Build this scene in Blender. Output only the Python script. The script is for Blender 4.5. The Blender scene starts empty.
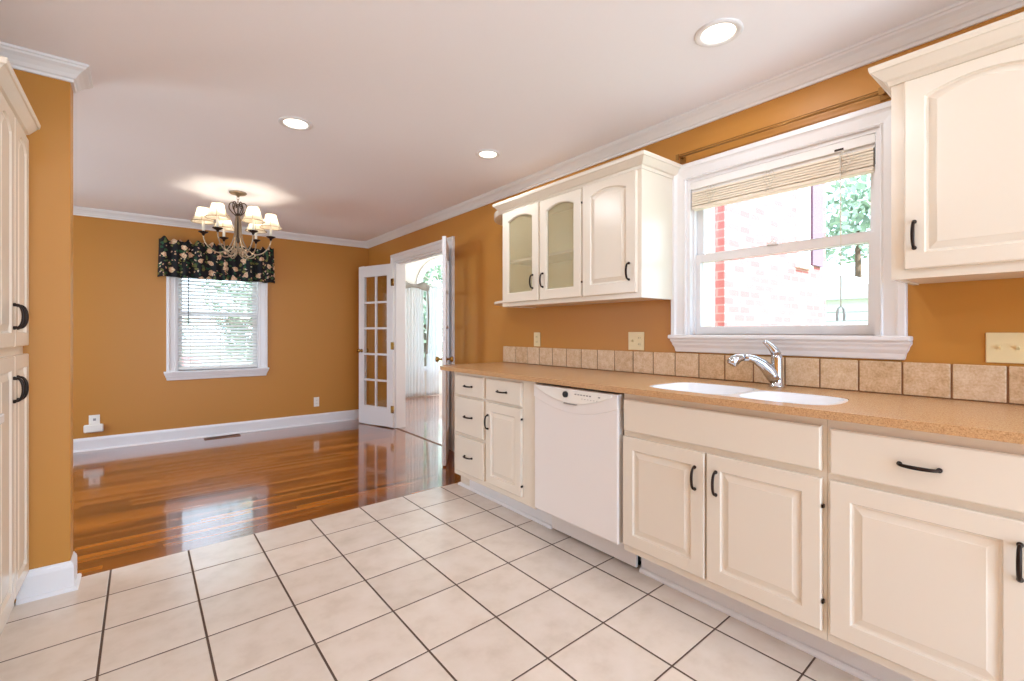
import bpy, bmesh, math, random
from mathutils import Vector, Matrix
random.seed(7)
PI = math.pi
sc = bpy.context.scene
COL = sc.collection

# ------------------------------------------------------------------ camera, world, sun, big lights, exposure
FPX, HOR = 466.6, 331.8                     # focal length and horizon of the photograph (1024 x 681)
YAW = math.atan((512 - 142.3) / FPX)
cam_d = bpy.data.cameras.new('camera')
cam = bpy.data.objects.new('camera', cam_d)
COL.objects.link(cam)
cam.location = (0, 0, 1.185)
cam.rotation_euler = (PI / 2, 0, -YAW)
cam_d.sensor_width = 36
cam_d.lens = 36 * FPX / 1024
cam_d.shift_y = -(340.5 - HOR) / 1024
cam_d.clip_start = 0.02
cam_d.clip_end = 200
sc.camera = cam

sc.view_settings.view_transform = 'Standard'
sc.view_settings.look = 'None'
sc.view_settings.exposure = 0.09
sc.view_settings.gamma = 1.0
sc.view_settings.use_curve_mapping = False
sc.cycles.use_denoising = True
sc.cycles.max_bounces = 10
sc.cycles.diffuse_bounces = 6
sc.cycles.glossy_bounces = 4
sc.cycles.transparent_max_bounces = 16
sc.cycles.sample_clamp_indirect = 6.0
sc.cycles.caustics_reflective = False
sc.cycles.caustics_refractive = False

world = bpy.data.worlds.new('sky')
sc.world = world
world.use_nodes = True
bg = world.node_tree.nodes['Background']
bg.inputs['Color'].default_value = (0.66, 0.82, 1.0, 1)
bg.inputs['Strength'].default_value = 4.0

sun_d = bpy.data.lights.new('sun', 'SUN')
sun_d.energy = 14.0
sun_d.angle = 0.01
sun_d.color = (0.92, 0.97, 1.0)
sun = bpy.data.objects.new('sun', sun_d)
COL.objects.link(sun)
sun.rotation_euler = (-Vector((0.06, -0.72, 0.69))).to_track_quat('-Z', 'Y').to_euler()


def area(name, loc, direction, sx, sy, power, color=(1, 1, 1), spread=PI):
    l = bpy.data.lights.new(name, 'AREA')
    l.shape = 'RECTANGLE'
    l.size, l.size_y = sx, sy
    l.energy = power
    l.color = color
    l.spread = spread
    o = bpy.data.objects.new(name, l)
    COL.objects.link(o)
    o.location = loc
    o.rotation_euler = Vector(direction).to_track_quat('-Z', 'Z').to_euler()
    return o


# added fill lamps in made-up openings out of view: behind camera, dining, sunroom side
area('fill_lamp_behind_camera', (0.7, -3.06, 1.2), (0, 1, 0), 2.4, 2.1, 96, (0.40, 0.66, 1.0))
area('fill_lamp_dining', (-2.56, 4.6, 1.35), (1, 0, 0), 1.5, 1.5, 50, (0.68, 0.84, 1.0))
area('fill_lamp_sunroom', (6.26, 5.6, 1.5), (-1, 0, 0), 2.6, 1.9, 210, (0.85, 0.94, 1.0))

# ------------------------------------------------------------------ materials


def lin(c):
    def f(v):
        v /= 255.0
        return v / 12.92 if v <= 0.04045 else ((v + 0.055) / 1.055) ** 2.4
    return tuple(f(v) for v in c) + (1.0,)


def mat(name, rgb, rough=0.5, metal=0.0, spec=0.5, coat=0.0, coat_rough=0.1, noise=0.0, nscale=40.0, bump=0.0, bscale=200.0,
        emit=None, estr=0.0, rgb2=None):
    m = bpy.data.materials.new(name)
    m.use_nodes = True
    nt = m.node_tree
    b = nt.nodes['Principled BSDF']
    b.inputs['Base Color'].default_value = lin(rgb)
    b.inputs['Roughness'].default_value = rough
    b.inputs['Metallic'].default_value = metal
    b.inputs['Specular IOR Level'].default_value = spec
    b.inputs['Coat Weight'].default_value = coat
    b.inputs['Coat Roughness'].default_value = coat_rough
    if emit:
        b.inputs['Emission Color'].default_value = lin(emit)
        b.inputs['Emission Strength'].default_value = estr
    tc = nt.nodes.new('ShaderNodeTexCoord')
    if noise or rgb2:
        n = nt.nodes.new('ShaderNodeTexNoise')
        n.inputs['Scale'].default_value = nscale
        n.inputs['Detail'].default_value = 4
        nt.links.new(tc.outputs['Object'], n.inputs['Vector'])
        r = nt.nodes.new('ShaderNodeValToRGB')
        c = lin(rgb)
        r.color_ramp.elements[0].position = 0.3
        r.color_ramp.elements[1].position = 0.7
        if rgb2:
            r.color_ramp.elements[0].color = lin(rgb2)
            r.color_ramp.elements[1].color = c
        else:
            r.color_ramp.elements[0].color = tuple(v * (1 - noise) for v in c[:3]) + (1,)
            r.color_ramp.elements[1].color = tuple(min(1, v * (1 + noise)) for v in c[:3]) + (1,)
        nt.links.new(n.outputs['Fac'], r.inputs['Fac'])
        nt.links.new(r.outputs['Color'], b.inputs['Base Color'])
    if bump:
        n2 = nt.nodes.new('ShaderNodeTexNoise')
        n2.inputs['Scale'].default_value = bscale
        nt.links.new(tc.outputs['Object'], n2.inputs['Vector'])
        bp = nt.nodes.new('ShaderNodeBump')
        bp.inputs['Strength'].default_value = bump
        bp.inputs['Distance'].default_value = 0.002
        nt.links.new(n2.outputs['Fac'], bp.inputs['Height'])
        nt.links.new(bp.outputs['Normal'], b.inputs['Normal'])
    return m


class NT:
    """small helper for maths in a node tree"""
    def __init__(s, m):
        s.nt = m.node_tree
        s.b = s.nt.nodes['Principled BSDF']

    def n(s, t, **kw):
        o = s.nt.nodes.new(t)
        for k, v in kw.items():
            setattr(o, k, v)
        return o

    def l(s, a, b):
        s.nt.links.new(a, b)

    def m(s, op, a, b=None, c=None):
        o = s.n('ShaderNodeMath', operation=op)
        for i, v in enumerate((a, b, c)):
            if v is None:
                continue
            if isinstance(v, (int, float)):
                o.inputs[i].default_value = v
            else:
                s.l(v, o.inputs[i])
        return o.outputs[0]

    def xyz(s):
        g = s.n('ShaderNodeNewGeometry')
        x = s.n('ShaderNodeSeparateXYZ')
        s.l(g.outputs['Position'], x.inputs[0])
        return g.outputs['Position'], x.outputs[0], x.outputs[1], x.outputs[2]

    def comb(s, x, y, z=0.0):
        o = s.n('ShaderNodeCombineXYZ')
        for i, v in enumerate((x, y, z)):
            if isinstance(v, (int, float)):
                o.inputs[i].default_value = v
            else:
                s.l(v, o.inputs[i])
        return o.outputs[0]

    def white(s, vec):
        o = s.n('ShaderNodeTexWhiteNoise', noise_dimensions='3D')
        s.l(vec, o.inputs['Vector'])
        return o.outputs['Value']

    def noise(s, vec, scale, detail=3.0, rough=0.5):
        o = s.n('ShaderNodeTexNoise')
        s.l(vec, o.inputs['Vector'])
        o.inputs['Scale'].default_value = scale
        o.inputs['Detail'].default_value = detail
        o.inputs['Roughness'].default_value = rough
        return o.outputs['Fac']

    def ramp(s, fac, stops):
        r = s.n('ShaderNodeValToRGB')
        e = r.color_ramp.elements
        while len(e) < len(stops):
            e.new(0.5)
        for el, (p, c) in zip(e, stops):
            el.position = p
            el.color = lin(c)
        s.l(fac, r.inputs['Fac'])
        return r.outputs['Color']

    def mix(s, fac, a, b):
        o = s.n('ShaderNodeMix', data_type='RGBA')
        if isinstance(fac, (int, float)):
            o.inputs[0].default_value = fac
        else:
            s.l(fac, o.inputs[0])
        for i, v in ((6, a), (7, b)):
            if isinstance(v, tuple):
                o.inputs[i].default_value = v
            else:
                s.l(v, o.inputs[i])
        return o.outputs[2]

    def bump(s, h, strength, dist):
        o = s.n('ShaderNodeBump')
        o.inputs['Strength'].default_value = strength
        o.inputs['Distance'].default_value = dist
        s.l(h, o.inputs['Height'])
        return o.outputs['Normal']


# tile grid measured on the floor (metres): origin, column step, row step
TO = (-0.1227, 3.0882)
TU = (0.3183, 0.01151)
TV = (0.00047, -0.3145)
T0 = 0.085                                       # the first row is cut a little


def tile_edge(x):                                # y of the line where tile meets wood
    return TO[1] + T0 * TV[1] + (x - TO[0]) * TU[1] / TU[0]


def make_tile():
    m = mat('cream_floor_tile', (236, 217, 192), rough=0.22, spec=0.5)
    t = NT(m)
    pos, x, y, z = t.xyz()
    det = TU[0] * TV[1] - TU[1] * TV[0]
    dx = t.m('SUBTRACT', x, TO[0])
    dy = t.m('SUBTRACT', y, TO[1])
    i = t.m('ADD', t.m('MULTIPLY', dx, TV[1] / det), t.m('MULTIPLY', dy, -TV[0] / det))
    j = t.m('ADD', t.m('MULTIPLY', dx, -TU[1] / det), t.m('MULTIPLY', dy, TU[0] / det))
    fi, fj = t.m('FRACT', i), t.m('FRACT', j)
    gi = t.m('SUBTRACT', 0.5, t.m('ABSOLUTE', t.m('SUBTRACT', fi, 0.5)))
    gj = t.m('SUBTRACT', 0.5, t.m('ABSOLUTE', t.m('SUBTRACT', fj, 0.5)))
    a = t.m('LESS_THAN', gi, 0.013)
    b = t.m('LESS_THAN', gj, 0.010)
    g = t.m('MAXIMUM', a, b)
    cell = t.comb(t.m('FLOOR', i), t.m('FLOOR', j), 0.0)
    rnd = t.white(cell)
    off = t.n('ShaderNodeVectorMath', operation='MULTIPLY_ADD')
    t.l(cell, off.inputs[0])
    off.inputs[1].default_value = (7.3, 3.1, 0)
    t.l(pos, off.inputs[2])
    n1 = t.noise(off.outputs[0], 7.0, 5.0, 0.6)
    col = t.ramp(n1, [(0.25, (214, 198, 182)), (0.5, (226, 212, 198)), (0.8, (232, 220, 209))])
    tone = t.m('MULTIPLY_ADD', rnd, 0.08, 0.94)
    mul = t.n('ShaderNodeVectorMath', operation='SCALE')
    t.l(col, mul.inputs[0])
    t.l(tone, mul.inputs['Scale'])
    c = t.mix(g, mul.outputs[0], lin((84, 62, 48)))
    t.l(c, t.b.inputs['Base Color'])
    t.l(t.m('MULTIPLY_ADD', g, 0.5, t.m('MULTIPLY_ADD', n1, 0.12, 0.16)), t.b.inputs['Roughness'])
    edge = t.n('ShaderNodeMapRange')
    t.l(t.m('MINIMUM', gi, gj), edge.inputs[0])
    edge.inputs[1].default_value = 0.006
    edge.inputs[2].default_value = 0.022
    h = t.m('ADD', edge.outputs[0], t.m('MULTIPLY', t.noise(pos, 14.0, 2.0), 0.35))
    t.l(t.bump(h, 0.5, 0.003), t.b.inputs['Normal'])
    return m


def make_wood():
    m = mat('red_oak_strip_floor', (150, 80, 30), rough=0.2, spec=0.5, coat=1.0, coat_rough=0.06)
    t = NT(m)
    pos, x, y, z = t.xyz()
    w = 0.050
    row = t.m('FLOOR', t.m('DIVIDE', y, w))
    ro = t.white(t.comb(row, 3.7, 0.0))
    xs = t.m('DIVIDE', t.m('ADD', x, t.m('MULTIPLY', ro, 5.0)), 0.85)
    cell = t.comb(row, t.m('FLOOR', xs), 1.3)
    rnd = t.white(cell)
    gv = t.comb(t.m('MULTIPLY_ADD', rnd, 9.0, t.m('MULTIPLY', x, 3.0)), t.m('MULTIPLY', y, 60.0), rnd)
    gr = t.noise(gv, 1.0, 4.0, 0.6)
    f = t.m('ADD', t.m('MULTIPLY', rnd, 0.75), t.m('MULTIPLY_ADD', gr, 0.5, -0.08))
    col = t.ramp(f, [(0.2, (78, 32, 4)), (0.42, (118, 56, 8)), (0.62, (146, 76, 14)), (0.9, (178, 102, 30))])
    fy = t.m('FRACT', t.m('DIVIDE', y, w))
    gy = t.m('SUBTRACT', 0.5, t.m('ABSOLUTE', t.m('SUBTRACT', fy, 0.5)))
    fx = t.m('FRACT', xs)
    gx = t.m('SUBTRACT', 0.5, t.m('ABSOLUTE', t.m('SUBTRACT', fx, 0.5)))
    gap = t.m('MAXIMUM', t.m('LESS_THAN', gy, 0.03), t.m('LESS_THAN', gx, 0.0012))
    c = t.mix(t.m('MULTIPLY', gap, 0.65), col, lin((58, 24, 8)))
    t.l(c, t.b.inputs['Base Color'])
    crown = t.m('MULTIPLY', t.m('MULTIPLY', t.m('SUBTRACT', fy, 0.5), t.m('SUBTRACT', fy, 0.5)), -1.0)
    h = t.m('ADD', t.m('MULTIPLY', crown, 0.5), t.m('MULTIPLY', t.noise(t.comb(t.m('MULTIPLY', x, 1.2), t.m('MULTIPLY', y, 14.0), rnd), 1.0, 2.0), 0.5))
    nb = t.bump(h, 0.2, 0.003)
    t.l(nb, t.b.inputs['Normal'])
    t.l(nb, t.b.inputs['Coat Normal'])
    return m


def make_brick():
    m = mat('red_brick', (170, 84, 72), rough=0.85)
    t = NT(m)
    pos, x, y, z = t.xyz()
    br = t.n('ShaderNodeTexBrick')
    u = t.m('ADD', x, y)
    t.l(t.comb(u, z, 0.0), br.inputs['Vector'])
    br.inputs['Scale'].default_value = 1.0
    br.inputs['Brick Width'].default_value = 0.21
    br.inputs['Row Height'].default_value = 0.075
    br.inputs['Mortar Size'].default_value = 0.007
    br.inputs['Color1'].default_value = lin((200, 124, 122))
    br.inputs['Color2'].default_value = lin((184, 104, 104))
    br.inputs['Mortar'].default_value = lin((198, 156, 152))
    t.l(br.outputs['Color'], t.b.inputs['Base Color'])
    return m


def make_glass(name='window_glass', refl=1.0, milky=0.0):
    m = bpy.data.materials.new(name)
    m.use_nodes = True
    nt = m.node_tree
    nt.nodes.remove(nt.nodes['Principled BSDF'])
    out = nt.nodes['Material Output']
    tr = nt.nodes.new('ShaderNodeBsdfTransparent')
    tr.inputs[0].default_value = (0.97, 0.985, 0.98, 1)
    gl = nt.nodes.new('ShaderNodeBsdfGlossy')
    gl.inputs['Roughness'].default_value = 0.02
    ge = nt.nodes.new('ShaderNodeNewGeometry')
    dt = nt.nodes.new('ShaderNodeVectorMath')
    dt.operation = 'DOT_PRODUCT'
    nt.links.new(ge.outputs['Incoming'], dt.inputs[0])
    nt.links.new(ge.outputs['Normal'], dt.inputs[1])

    def mth(op, a, b):
        o = nt.nodes.new('ShaderNodeMath')
        o.operation = op
        for i, v in enumerate((a, b)):
            if isinstance(v, (int, float)):
                o.inputs[i].default_value = v
            else:
                nt.links.new(v, o.inputs[i])
        return o.outputs[0]
    c1 = mth('SUBTRACT', 1.0, mth('ABSOLUTE', dt.outputs['Value'], 0.0))
    sch = mth('MULTIPLY_ADD', mth('POWER', c1, 5.0), 0.96)
    sch.node.inputs[2].default_value = 0.04
    mu = nt.nodes.new('ShaderNodeMath')
    mu.operation = 'MULTIPLY'
    mu.inputs[1].default_value = refl
    mx = nt.nodes.new('ShaderNodeMixShader')
    nt.links.new(sch, mu.inputs[0])
    nt.links.new(mu.outputs[0], mx.inputs[0])
    nt.links.new(tr.outputs[0], mx.inputs[1])
    nt.links.new(gl.outputs[0], mx.inputs[2])
    last = mx.outputs[0]
    if milky:                                    # seeded glass, with pale beige mixed in to brighten the panes
        df = nt.nodes.new('ShaderNodeBsdfDiffuse')
        df.inputs[0].default_value = lin((226, 210, 170))
        m3 = nt.nodes.new('ShaderNodeMixShader')
        m3.inputs[0].default_value = milky
        nt.links.new(last, m3.inputs[1])
        nt.links.new(df.outputs[0], m3.inputs[2])
        last = m3.outputs[0]
    nt.links.new(last, out.inputs[0])
    return m


def make_sheer(name, rgb, transp, translucent=0.6):
    m = bpy.data.materials.new(name)
    m.use_nodes = True
    nt = m.node_tree
    nt.nodes.remove(nt.nodes['Principled BSDF'])
    out = nt.nodes['Material Output']
    d = nt.nodes.new('ShaderNodeBsdfDiffuse')
    d.inputs[0].default_value = lin(rgb)
    tl = nt.nodes.new('ShaderNodeBsdfTranslucent')
    tl.inputs[0].default_value = lin(rgb)
    m1 = nt.nodes.new('ShaderNodeMixShader')
    m1.inputs[0].default_value = translucent
    nt.links.new(d.outputs[0], m1.inputs[1])
    nt.links.new(tl.outputs[0], m1.inputs[2])
    tr = nt.nodes.new('ShaderNodeBsdfTransparent')
    m2 = nt.nodes.new('ShaderNodeMixShader')
    m2.inputs[0].default_value = transp
    nt.links.new(m1.outputs[0], m2.inputs[1])
    nt.links.new(tr.outputs[0], m2.inputs[2])
    nt.links.new(m2.outputs[0], out.inputs[0])
    return m


def make_floral():
    m = mat('dark_floral_cotton', (16, 16, 22), rough=0.8)
    t = NT(m)
    pos, x, y, z = t.xyz()
    base = t.comb(t.m('MULTIPLY', x, 1.15), z, 0.0)
    wob = t.n('ShaderNodeTexNoise')
    wob.inputs['Scale'].default_value = 22.0
    t.l(base, wob.inputs['Vector'])
    vm = t.n('ShaderNodeVectorMath', operation='MULTIPLY_ADD')
    t.l(wob.outputs['Color'], vm.inputs[0])
    vm.inputs[1].default_value = (0.05, 0.05, 0.0)
    t.l(base, vm.inputs[2])
    v2 = vm.outputs[0]

    def spots(scale, thr, keep, seed):
        vo = t.n('ShaderNodeTexVoronoi', voronoi_dimensions='2D')
        sh = t.n('ShaderNodeVectorMath', operation='ADD')
        t.l(v2, sh.inputs[0])
        sh.inputs[1].default_value = (seed, seed * 1.7, 0)
        t.l(sh.outputs[0], vo.inputs['Vector'])
        vo.inputs['Scale'].default_value = scale
        sx = t.n('ShaderNodeSeparateColor')
        t.l(vo.outputs['Color'], sx.inputs[0])
        return t.m('MULTIPLY', t.m('LESS_THAN', vo.outputs['Distance'], thr), t.m('LESS_THAN', sx.outputs[0], keep)), sx.outputs[1]
    leaf, r1 = spots(26.0, 0.42, 0.5, 1.3)
    leafc = t.ramp(r1, [(0.0, (20, 48, 34)), (0.5, (38, 84, 56)), (1.0, (120, 116, 60))])
    small, r2 = spots(34.0, 0.28, 0.2, 4.1)
    smallc = t.ramp(r2, [(0.0, (206, 176, 120)), (0.5, (214, 160, 140)), (1.0, (226, 214, 190))])
    big, r3 = spots(10.5, 0.30, 0.5, 7.7)
    bigc = t.ramp(t.noise(v2, 60.0, 2.0), [(0.3, (190, 132, 108)), (0.5, (228, 192, 156)), (0.7, (242, 224, 192))])
    c = t.mix(leaf, lin((14, 14, 22)), leafc)
    c = t.mix(small, c, smallc)
    c = t.mix(big, c, bigc)
    t.l(c, t.b.inputs['Base Color'])
    # opaque cotton: the print alone sets its colour
    return m


def make_counter():
    m = mat('tan_speckled_countertop', (206, 160, 108), rough=0.25, spec=0.5)
    t = NT(m)
    pos, x, y, z = t.xyz()
    n1 = t.noise(pos, 260.0, 3.0, 0.7)
    c = t.ramp(n1, [(0.3, (150, 106, 68)), (0.46, (196, 152, 108)), (0.6, (204, 164, 120)), (0.75, (224, 194, 152))])
    t.l(c, t.b.inputs['Base Color'])
    return m


def make_splash():
    m = mat('tumbled_stone_wall_tile', (200, 160, 120), rough=0.45, spec=0.4)
    t = NT(m)
    pos, x, y, z = t.xyz()
    cell = t.m('FLOOR', t.m('DIVIDE', t.m('SUBTRACT', y, 0.355), 0.1478))
    rnd = t.white(t.comb(cell, 2.0, 0.0))
    n1 = t.noise(pos, 30.0, 5.0, 0.65)
    n2 = t.noise(pos, 120.0, 3.0, 0.6)
    f = t.m('ADD', t.m('MULTIPLY', n1, 0.6), t.m('MULTIPLY_ADD', n2, 0.35, t.m('MULTIPLY', rnd, 0.16)))
    c = t.ramp(f, [(0.3, (180, 142, 102)), (0.5, (208, 176, 138)), (0.66, (222, 196, 164)), (0.85, (236, 216, 190))])
    t.l(c, t.b.inputs['Base Color'])
    t.l(t.bump(n2, 0.25, 0.002), t.b.inputs['Normal'])
    return m


M = {}
M['wall'] = mat('tan_orange_wall_paint', (190, 131, 58), rough=0.42, spec=0.35, bump=0.05, bscale=300)
M['ceil'] = mat('white_ceiling_paint', (246, 245, 250), rough=0.9, spec=0.1, bump=0.05, bscale=150)
M['trim'] = mat('white_trim_paint', (232, 230, 231), rough=0.3, spec=0.5)
M['cab'] = mat('cream_cabinet_paint', (227, 216, 200), rough=0.24, spec=0.5)
M['cab_in'] = mat('khaki_cabinet_interior', (250, 238, 206), rough=0.6)
M['appl'] = mat('white_appliance_enamel', (234, 228, 224), rough=0.28, spec=0.5)
M['appl2'] = mat('grey_appliance_print', (150, 146, 144), rough=0.4)
M['black'] = mat('black_plastic', (22, 20, 20), rough=0.35)
M['dark'] = mat('dark_recess', (60, 52, 46), rough=0.8)
M['bronze'] = mat('oil_rubbed_bronze', (46, 34, 28), rough=0.35, metal=0.7)
M['iron'] = mat('antique_bronze_iron', (70, 56, 46), rough=0.4, metal=0.6)
M['iron2'] = mat('antique_pewter_metal', (158, 140, 118), rough=0.35, metal=0.75)
M['brass'] = mat('brass', (176, 136, 70), rough=0.25, metal=1.0)
M['chrome'] = mat('chrome', (205, 206, 210), rough=0.1, metal=1.0)
M['porc'] = mat('white_sink_porcelain', (246, 246, 248), rough=0.12, spec=0.5)
M['ivory'] = mat('ivory_plastic', (232, 214, 168), rough=0.4)
M['plast'] = mat('white_plastic', (238, 234, 226), rough=0.4)
M['slot'] = mat('outlet_slot_brown', (96, 76, 54), rough=0.6)
M['blind'] = mat('white_blind_slat', (240, 238, 236), rough=0.45)
M['blind_c'] = mat('cream_blind_slat', (238, 226, 208), rough=0.45)
M['cord'] = mat('blind_cord', (226, 220, 208), rough=0.8)
M['wand'] = mat('grey_clear_wand', (140, 146, 146), rough=0.25)
M['tassel'] = mat('pale_grey_tassel', (188, 198, 200), rough=0.4)
M['rod'] = mat('bronze_curtain_rod', (150, 104, 46), rough=0.35, metal=0.5)
M['vent'] = mat('brown_register_metal', (112, 68, 34), rough=0.45, metal=0.3)
M['candle'] = mat('white_candle_sleeve', (248, 240, 224), rough=0.5)
M['lens'] = mat('lit_lamp_lens', (255, 250, 240), rough=0.5, emit=(255, 246, 228), estr=5.0)
M['bulb'] = mat('lit_bulb', (255, 240, 215), rough=0.5, emit=(255, 226, 180), estr=3.0)
M['sunwall'] = mat('pale_sunroom_paint', (226, 222, 212), rough=0.7)
M['lawn'] = mat('lawn', (150, 158, 128), rough=0.95, rgb2=(116, 130, 98), nscale=3)
M['leaf'] = mat('green_leaves', (186, 200, 180), rough=0.7, rgb2=(134, 160, 138), nscale=1.5)
M['bark'] = mat('brown_bark', (96, 78, 62), rough=0.9)
M['shutter'] = mat('dark_shutter_paint', (120, 100, 120), rough=0.6)
M['siding'] = mat('white_siding', (236, 236, 236), rough=0.7)
M['roof'] = mat('grey_shingles', (206, 204, 206), rough=0.9)
M['pane_dark'] = mat('far_window_pane', (150, 160, 170), rough=0.15)
M['tile'] = make_tile()
M['wood'] = make_wood()
M['brick'] = make_brick()
M['glass'] = make_glass()
M['cglass'] = make_glass('seeded_cabinet_glass', 1.0, .26)
M['sheer'] = make_sheer('white_sheer_voile', (240, 242, 244), 0.28)
M['shade'] = make_sheer('cream_lamp_shade_fabric', (250, 240, 218), 0.0, 0.55)
M['scarf'] = make_sheer('grey_sheer_scarf', (170, 164, 156), 0.1, 0.4)
M['floral'] = make_floral()
M['counter'] = make_counter()
M['splash'] = make_splash()
M['grout'] = mat('brown_grout', (140, 104, 72), rough=0.9)
M['shade_trim'] = mat('tan_shade_piping', (176, 146, 100), rough=0.8)

# ------------------------------------------------------------------ mesh helpers


class MB:
    def __init__(s):
        s.v, s.f, s.s = [], [], []

    def add(s, verts, faces, smooth=False):
        o = len(s.v)
        s.v += [tuple(p) for p in verts]
        s.f += [tuple(i + o for i in f) for f in faces]
        s.s += [smooth] * len(faces)
        return s

    def box(s, x0, x1, y0, y1, z0, z1):
        v = [(x, y, z) for x in (x0, x1) for y in (y0, y1) for z in (z0, z1)]
        return s.add(v, [(0, 1, 3, 2), (4, 6, 7, 5), (0, 4, 5, 1), (2, 3, 7, 6), (0, 2, 6, 4), (1, 5, 7, 3)])

    def grid(s, rows, smooth=False, closed_u=False, closed_v=False, cap=False):
        n, m = len(rows), len(rows[0])
        v = [p for r in rows for p in r]
        f = []
        for i in range(n if closed_v else n - 1):
            for j in range(m if closed_u else m - 1):
                a, b = i * m + j, i * m + (j + 1) % m
                c, d = ((i + 1) % n) * m + (j + 1) % m, ((i + 1) % n) * m + j
                f.append((a, b, c, d))
        s.add(v, f, smooth)
        if cap:
            s.add(rows[0], [tuple(range(m))])
            s.add(rows[-1], [tuple(range(m))])
        return s

    def lathe(s, prof, origin=(0, 0, 0), axis='z', n=24, smooth=True, cap=True):
        ox, oy, oz = origin
        rows = []
        for r, h in prof:
            row = []
            for k in range(n):
                a = 2 * PI * k / n
                c, d = r * math.cos(a), r * math.sin(a)
                row.append({'z': (ox + c, oy + d, oz + h), 'x': (ox + h, oy + c, oz + d), 'y': (ox + c, oy + h, oz + d)}[axis])
            rows.append(row)
        return s.grid(rows, smooth, closed_u=True, cap=cap)

    def tube(s, pts, rad, n=10, smooth=True, cap=True, flat=None):
        pts = [Vector(p) for p in pts]
        if not isinstance(rad, (list, tuple)):
            rad = [rad] * len(pts)
        rows = []
        up = None
        for i, p in enumerate(pts):
            t = (pts[min(i + 1, len(pts) - 1)] - pts[max(i - 1, 0)])
            t = t.normalized() if t.length > 1e-9 else Vector((0, 0, 1))
            if up is None:
                up = Vector((0, 0, 1)) if abs(t.z) < 0.9 else Vector((1, 0, 0))
            a = (up - t * up.dot(t)).normalized()
            up = a
            b = t.cross(a)
            fl = flat[i] if flat else 1.0
            rows.append([tuple(p + a * (math.cos(q) * rad[i]) + b * (math.sin(q) * rad[i] * fl)) for q in [2 * PI * k / n for k in range(n)]])
        return s.grid(rows, smooth, closed_u=True, cap=cap)

    def ball(s, c, r, n=10, sq=(1, 1, 1)):
        rows = []
        for i in range(n // 2 + 1):
            th = PI * i / (n // 2)
            rr = max(math.sin(th), 0.001)
            rows.append([(c[0] + r * sq[0] * rr * math.cos(q), c[1] + r * sq[1] * rr * math.sin(q), c[2] + r * sq[2] * math.cos(th))
                         for q in [2 * PI * k / n for k in range(n)]])
        return s.grid(rows, True, closed_u=True)


def sweep(mb, path, prof, fmap, closed=False):
    """prof = [(n, d)], n along the LEFT normal of the 2-D path, mitred; fmap(a, b, d) -> xyz"""
    P = [Vector(p) for p in path]
    N = len(P)
    rows = []
    for i in range(N):
        def nrm(a, b):
            t = (b - a).normalized()
            return Vector((-t.y, t.x))
        if closed:
            n1, n2 = nrm(P[i - 1], P[i]), nrm(P[i], P[(i + 1) % N])
        else:
            n1 = nrm(P[i - 1], P[i]) if i else nrm(P[0], P[1])
            n2 = nrm(P[i], P[i + 1]) if i < N - 1 else n1
        m = (n1 + n2)
        m = m / (1 + n1.dot(n2))
        rows.append([fmap(P[i].x + m.x * n, P[i].y + m.y * n, d) for n, d in prof])
    mb.grid(rows, False, closed_u=True, closed_v=closed)
    if not closed:
        k = len(prof)
        mb.add(rows[0], [tuple(range(k))])
        mb.add(rows[-1], [tuple(range(k))])
    return mb


def wl(o):
    v = Vector((0, 0, 0))
    while o is not None:
        v += o.location
        o = o.parent
    return v


def build(name, mb, m, parent=None, bevel=0.0, local=False, seg=2, origin=None, auto=0.0):
    me = bpy.data.meshes.new(name)
    off = Vector((0, 0, 0))
    if parent is not None and not local:
        off = wl(parent)
    loc = Vector((0, 0, 0))
    if parent is None:
        if origin is None:
            xs = [p[0] for p in mb.v]
            ys = [p[1] for p in mb.v]
            zs = [p[2] for p in mb.v]
            origin = ((min(xs) + max(xs)) / 2, (min(ys) + max(ys)) / 2, min(zs))
        loc = Vector(origin)
        off = loc
    me.from_pydata([tuple(Vector(p) - off) for p in mb.v], [], mb.f)
    me.validate()
    bm = bmesh.new()
    bm.from_mesh(me)
    if len(me.polygons) == len(mb.s):
        for f, s in zip(bm.faces, mb.s):
            f.smooth = s
    bmesh.ops.remove_doubles(bm, verts=bm.verts, dist=1e-5)
    bmesh.ops.recalc_face_normals(bm, faces=bm.faces)
    bm.to_mesh(me)
    bm.free()
    me.materials.append(m)
    o = bpy.data.objects.new(name, me)
    COL.objects.link(o)
    o.location = loc
    if parent is not None:
        o.parent = parent
    if bevel:
        b = o.modifiers.new('bevel', 'BEVEL')
        b.width = bevel
        b.segments = seg
        b.limit_method = 'ANGLE'
        b.angle_limit = math.radians(40)
    return o


def thing(name, label, cat, loc=(0, 0, 0), group=None):
    o = bpy.data.objects.new(name, None)
    COL.objects.link(o)
    o.empty_display_size = 0.1
    o.location = loc
    o['label'] = label
    o['category'] = cat
    if group:
        o['group'] = group
    return o


def tag(o, label, cat, group=None):
    o['label'] = label
    o['category'] = cat
    if group:
        o['group'] = group
    return o


def struct(o):
    o['kind'] = 'structure'
    return o


def sempty(name, loc):
    o = bpy.data.objects.new(name, None)
    COL.objects.link(o)
    o.location = loc
    o['kind'] = 'structure'
    return o


# ------------------------------------------------------------------ room shell
XR, YB, ZC = 2.44, 6.264, 2.408
XW = -0.259                                      # end of the wing wall
YW = 2.945
W1 = (0.576, 1.469, 1.168, 2.05)                 # kitchen window opening  y0 y1 z0 z1
W2 = (0.287, 1.100, 0.756, 2.06)                 # dining window opening   x0 x1 z0 z1
D1 = (4.09, 5.39, 2.045)                         # french door opening     y0 y1 top

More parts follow.
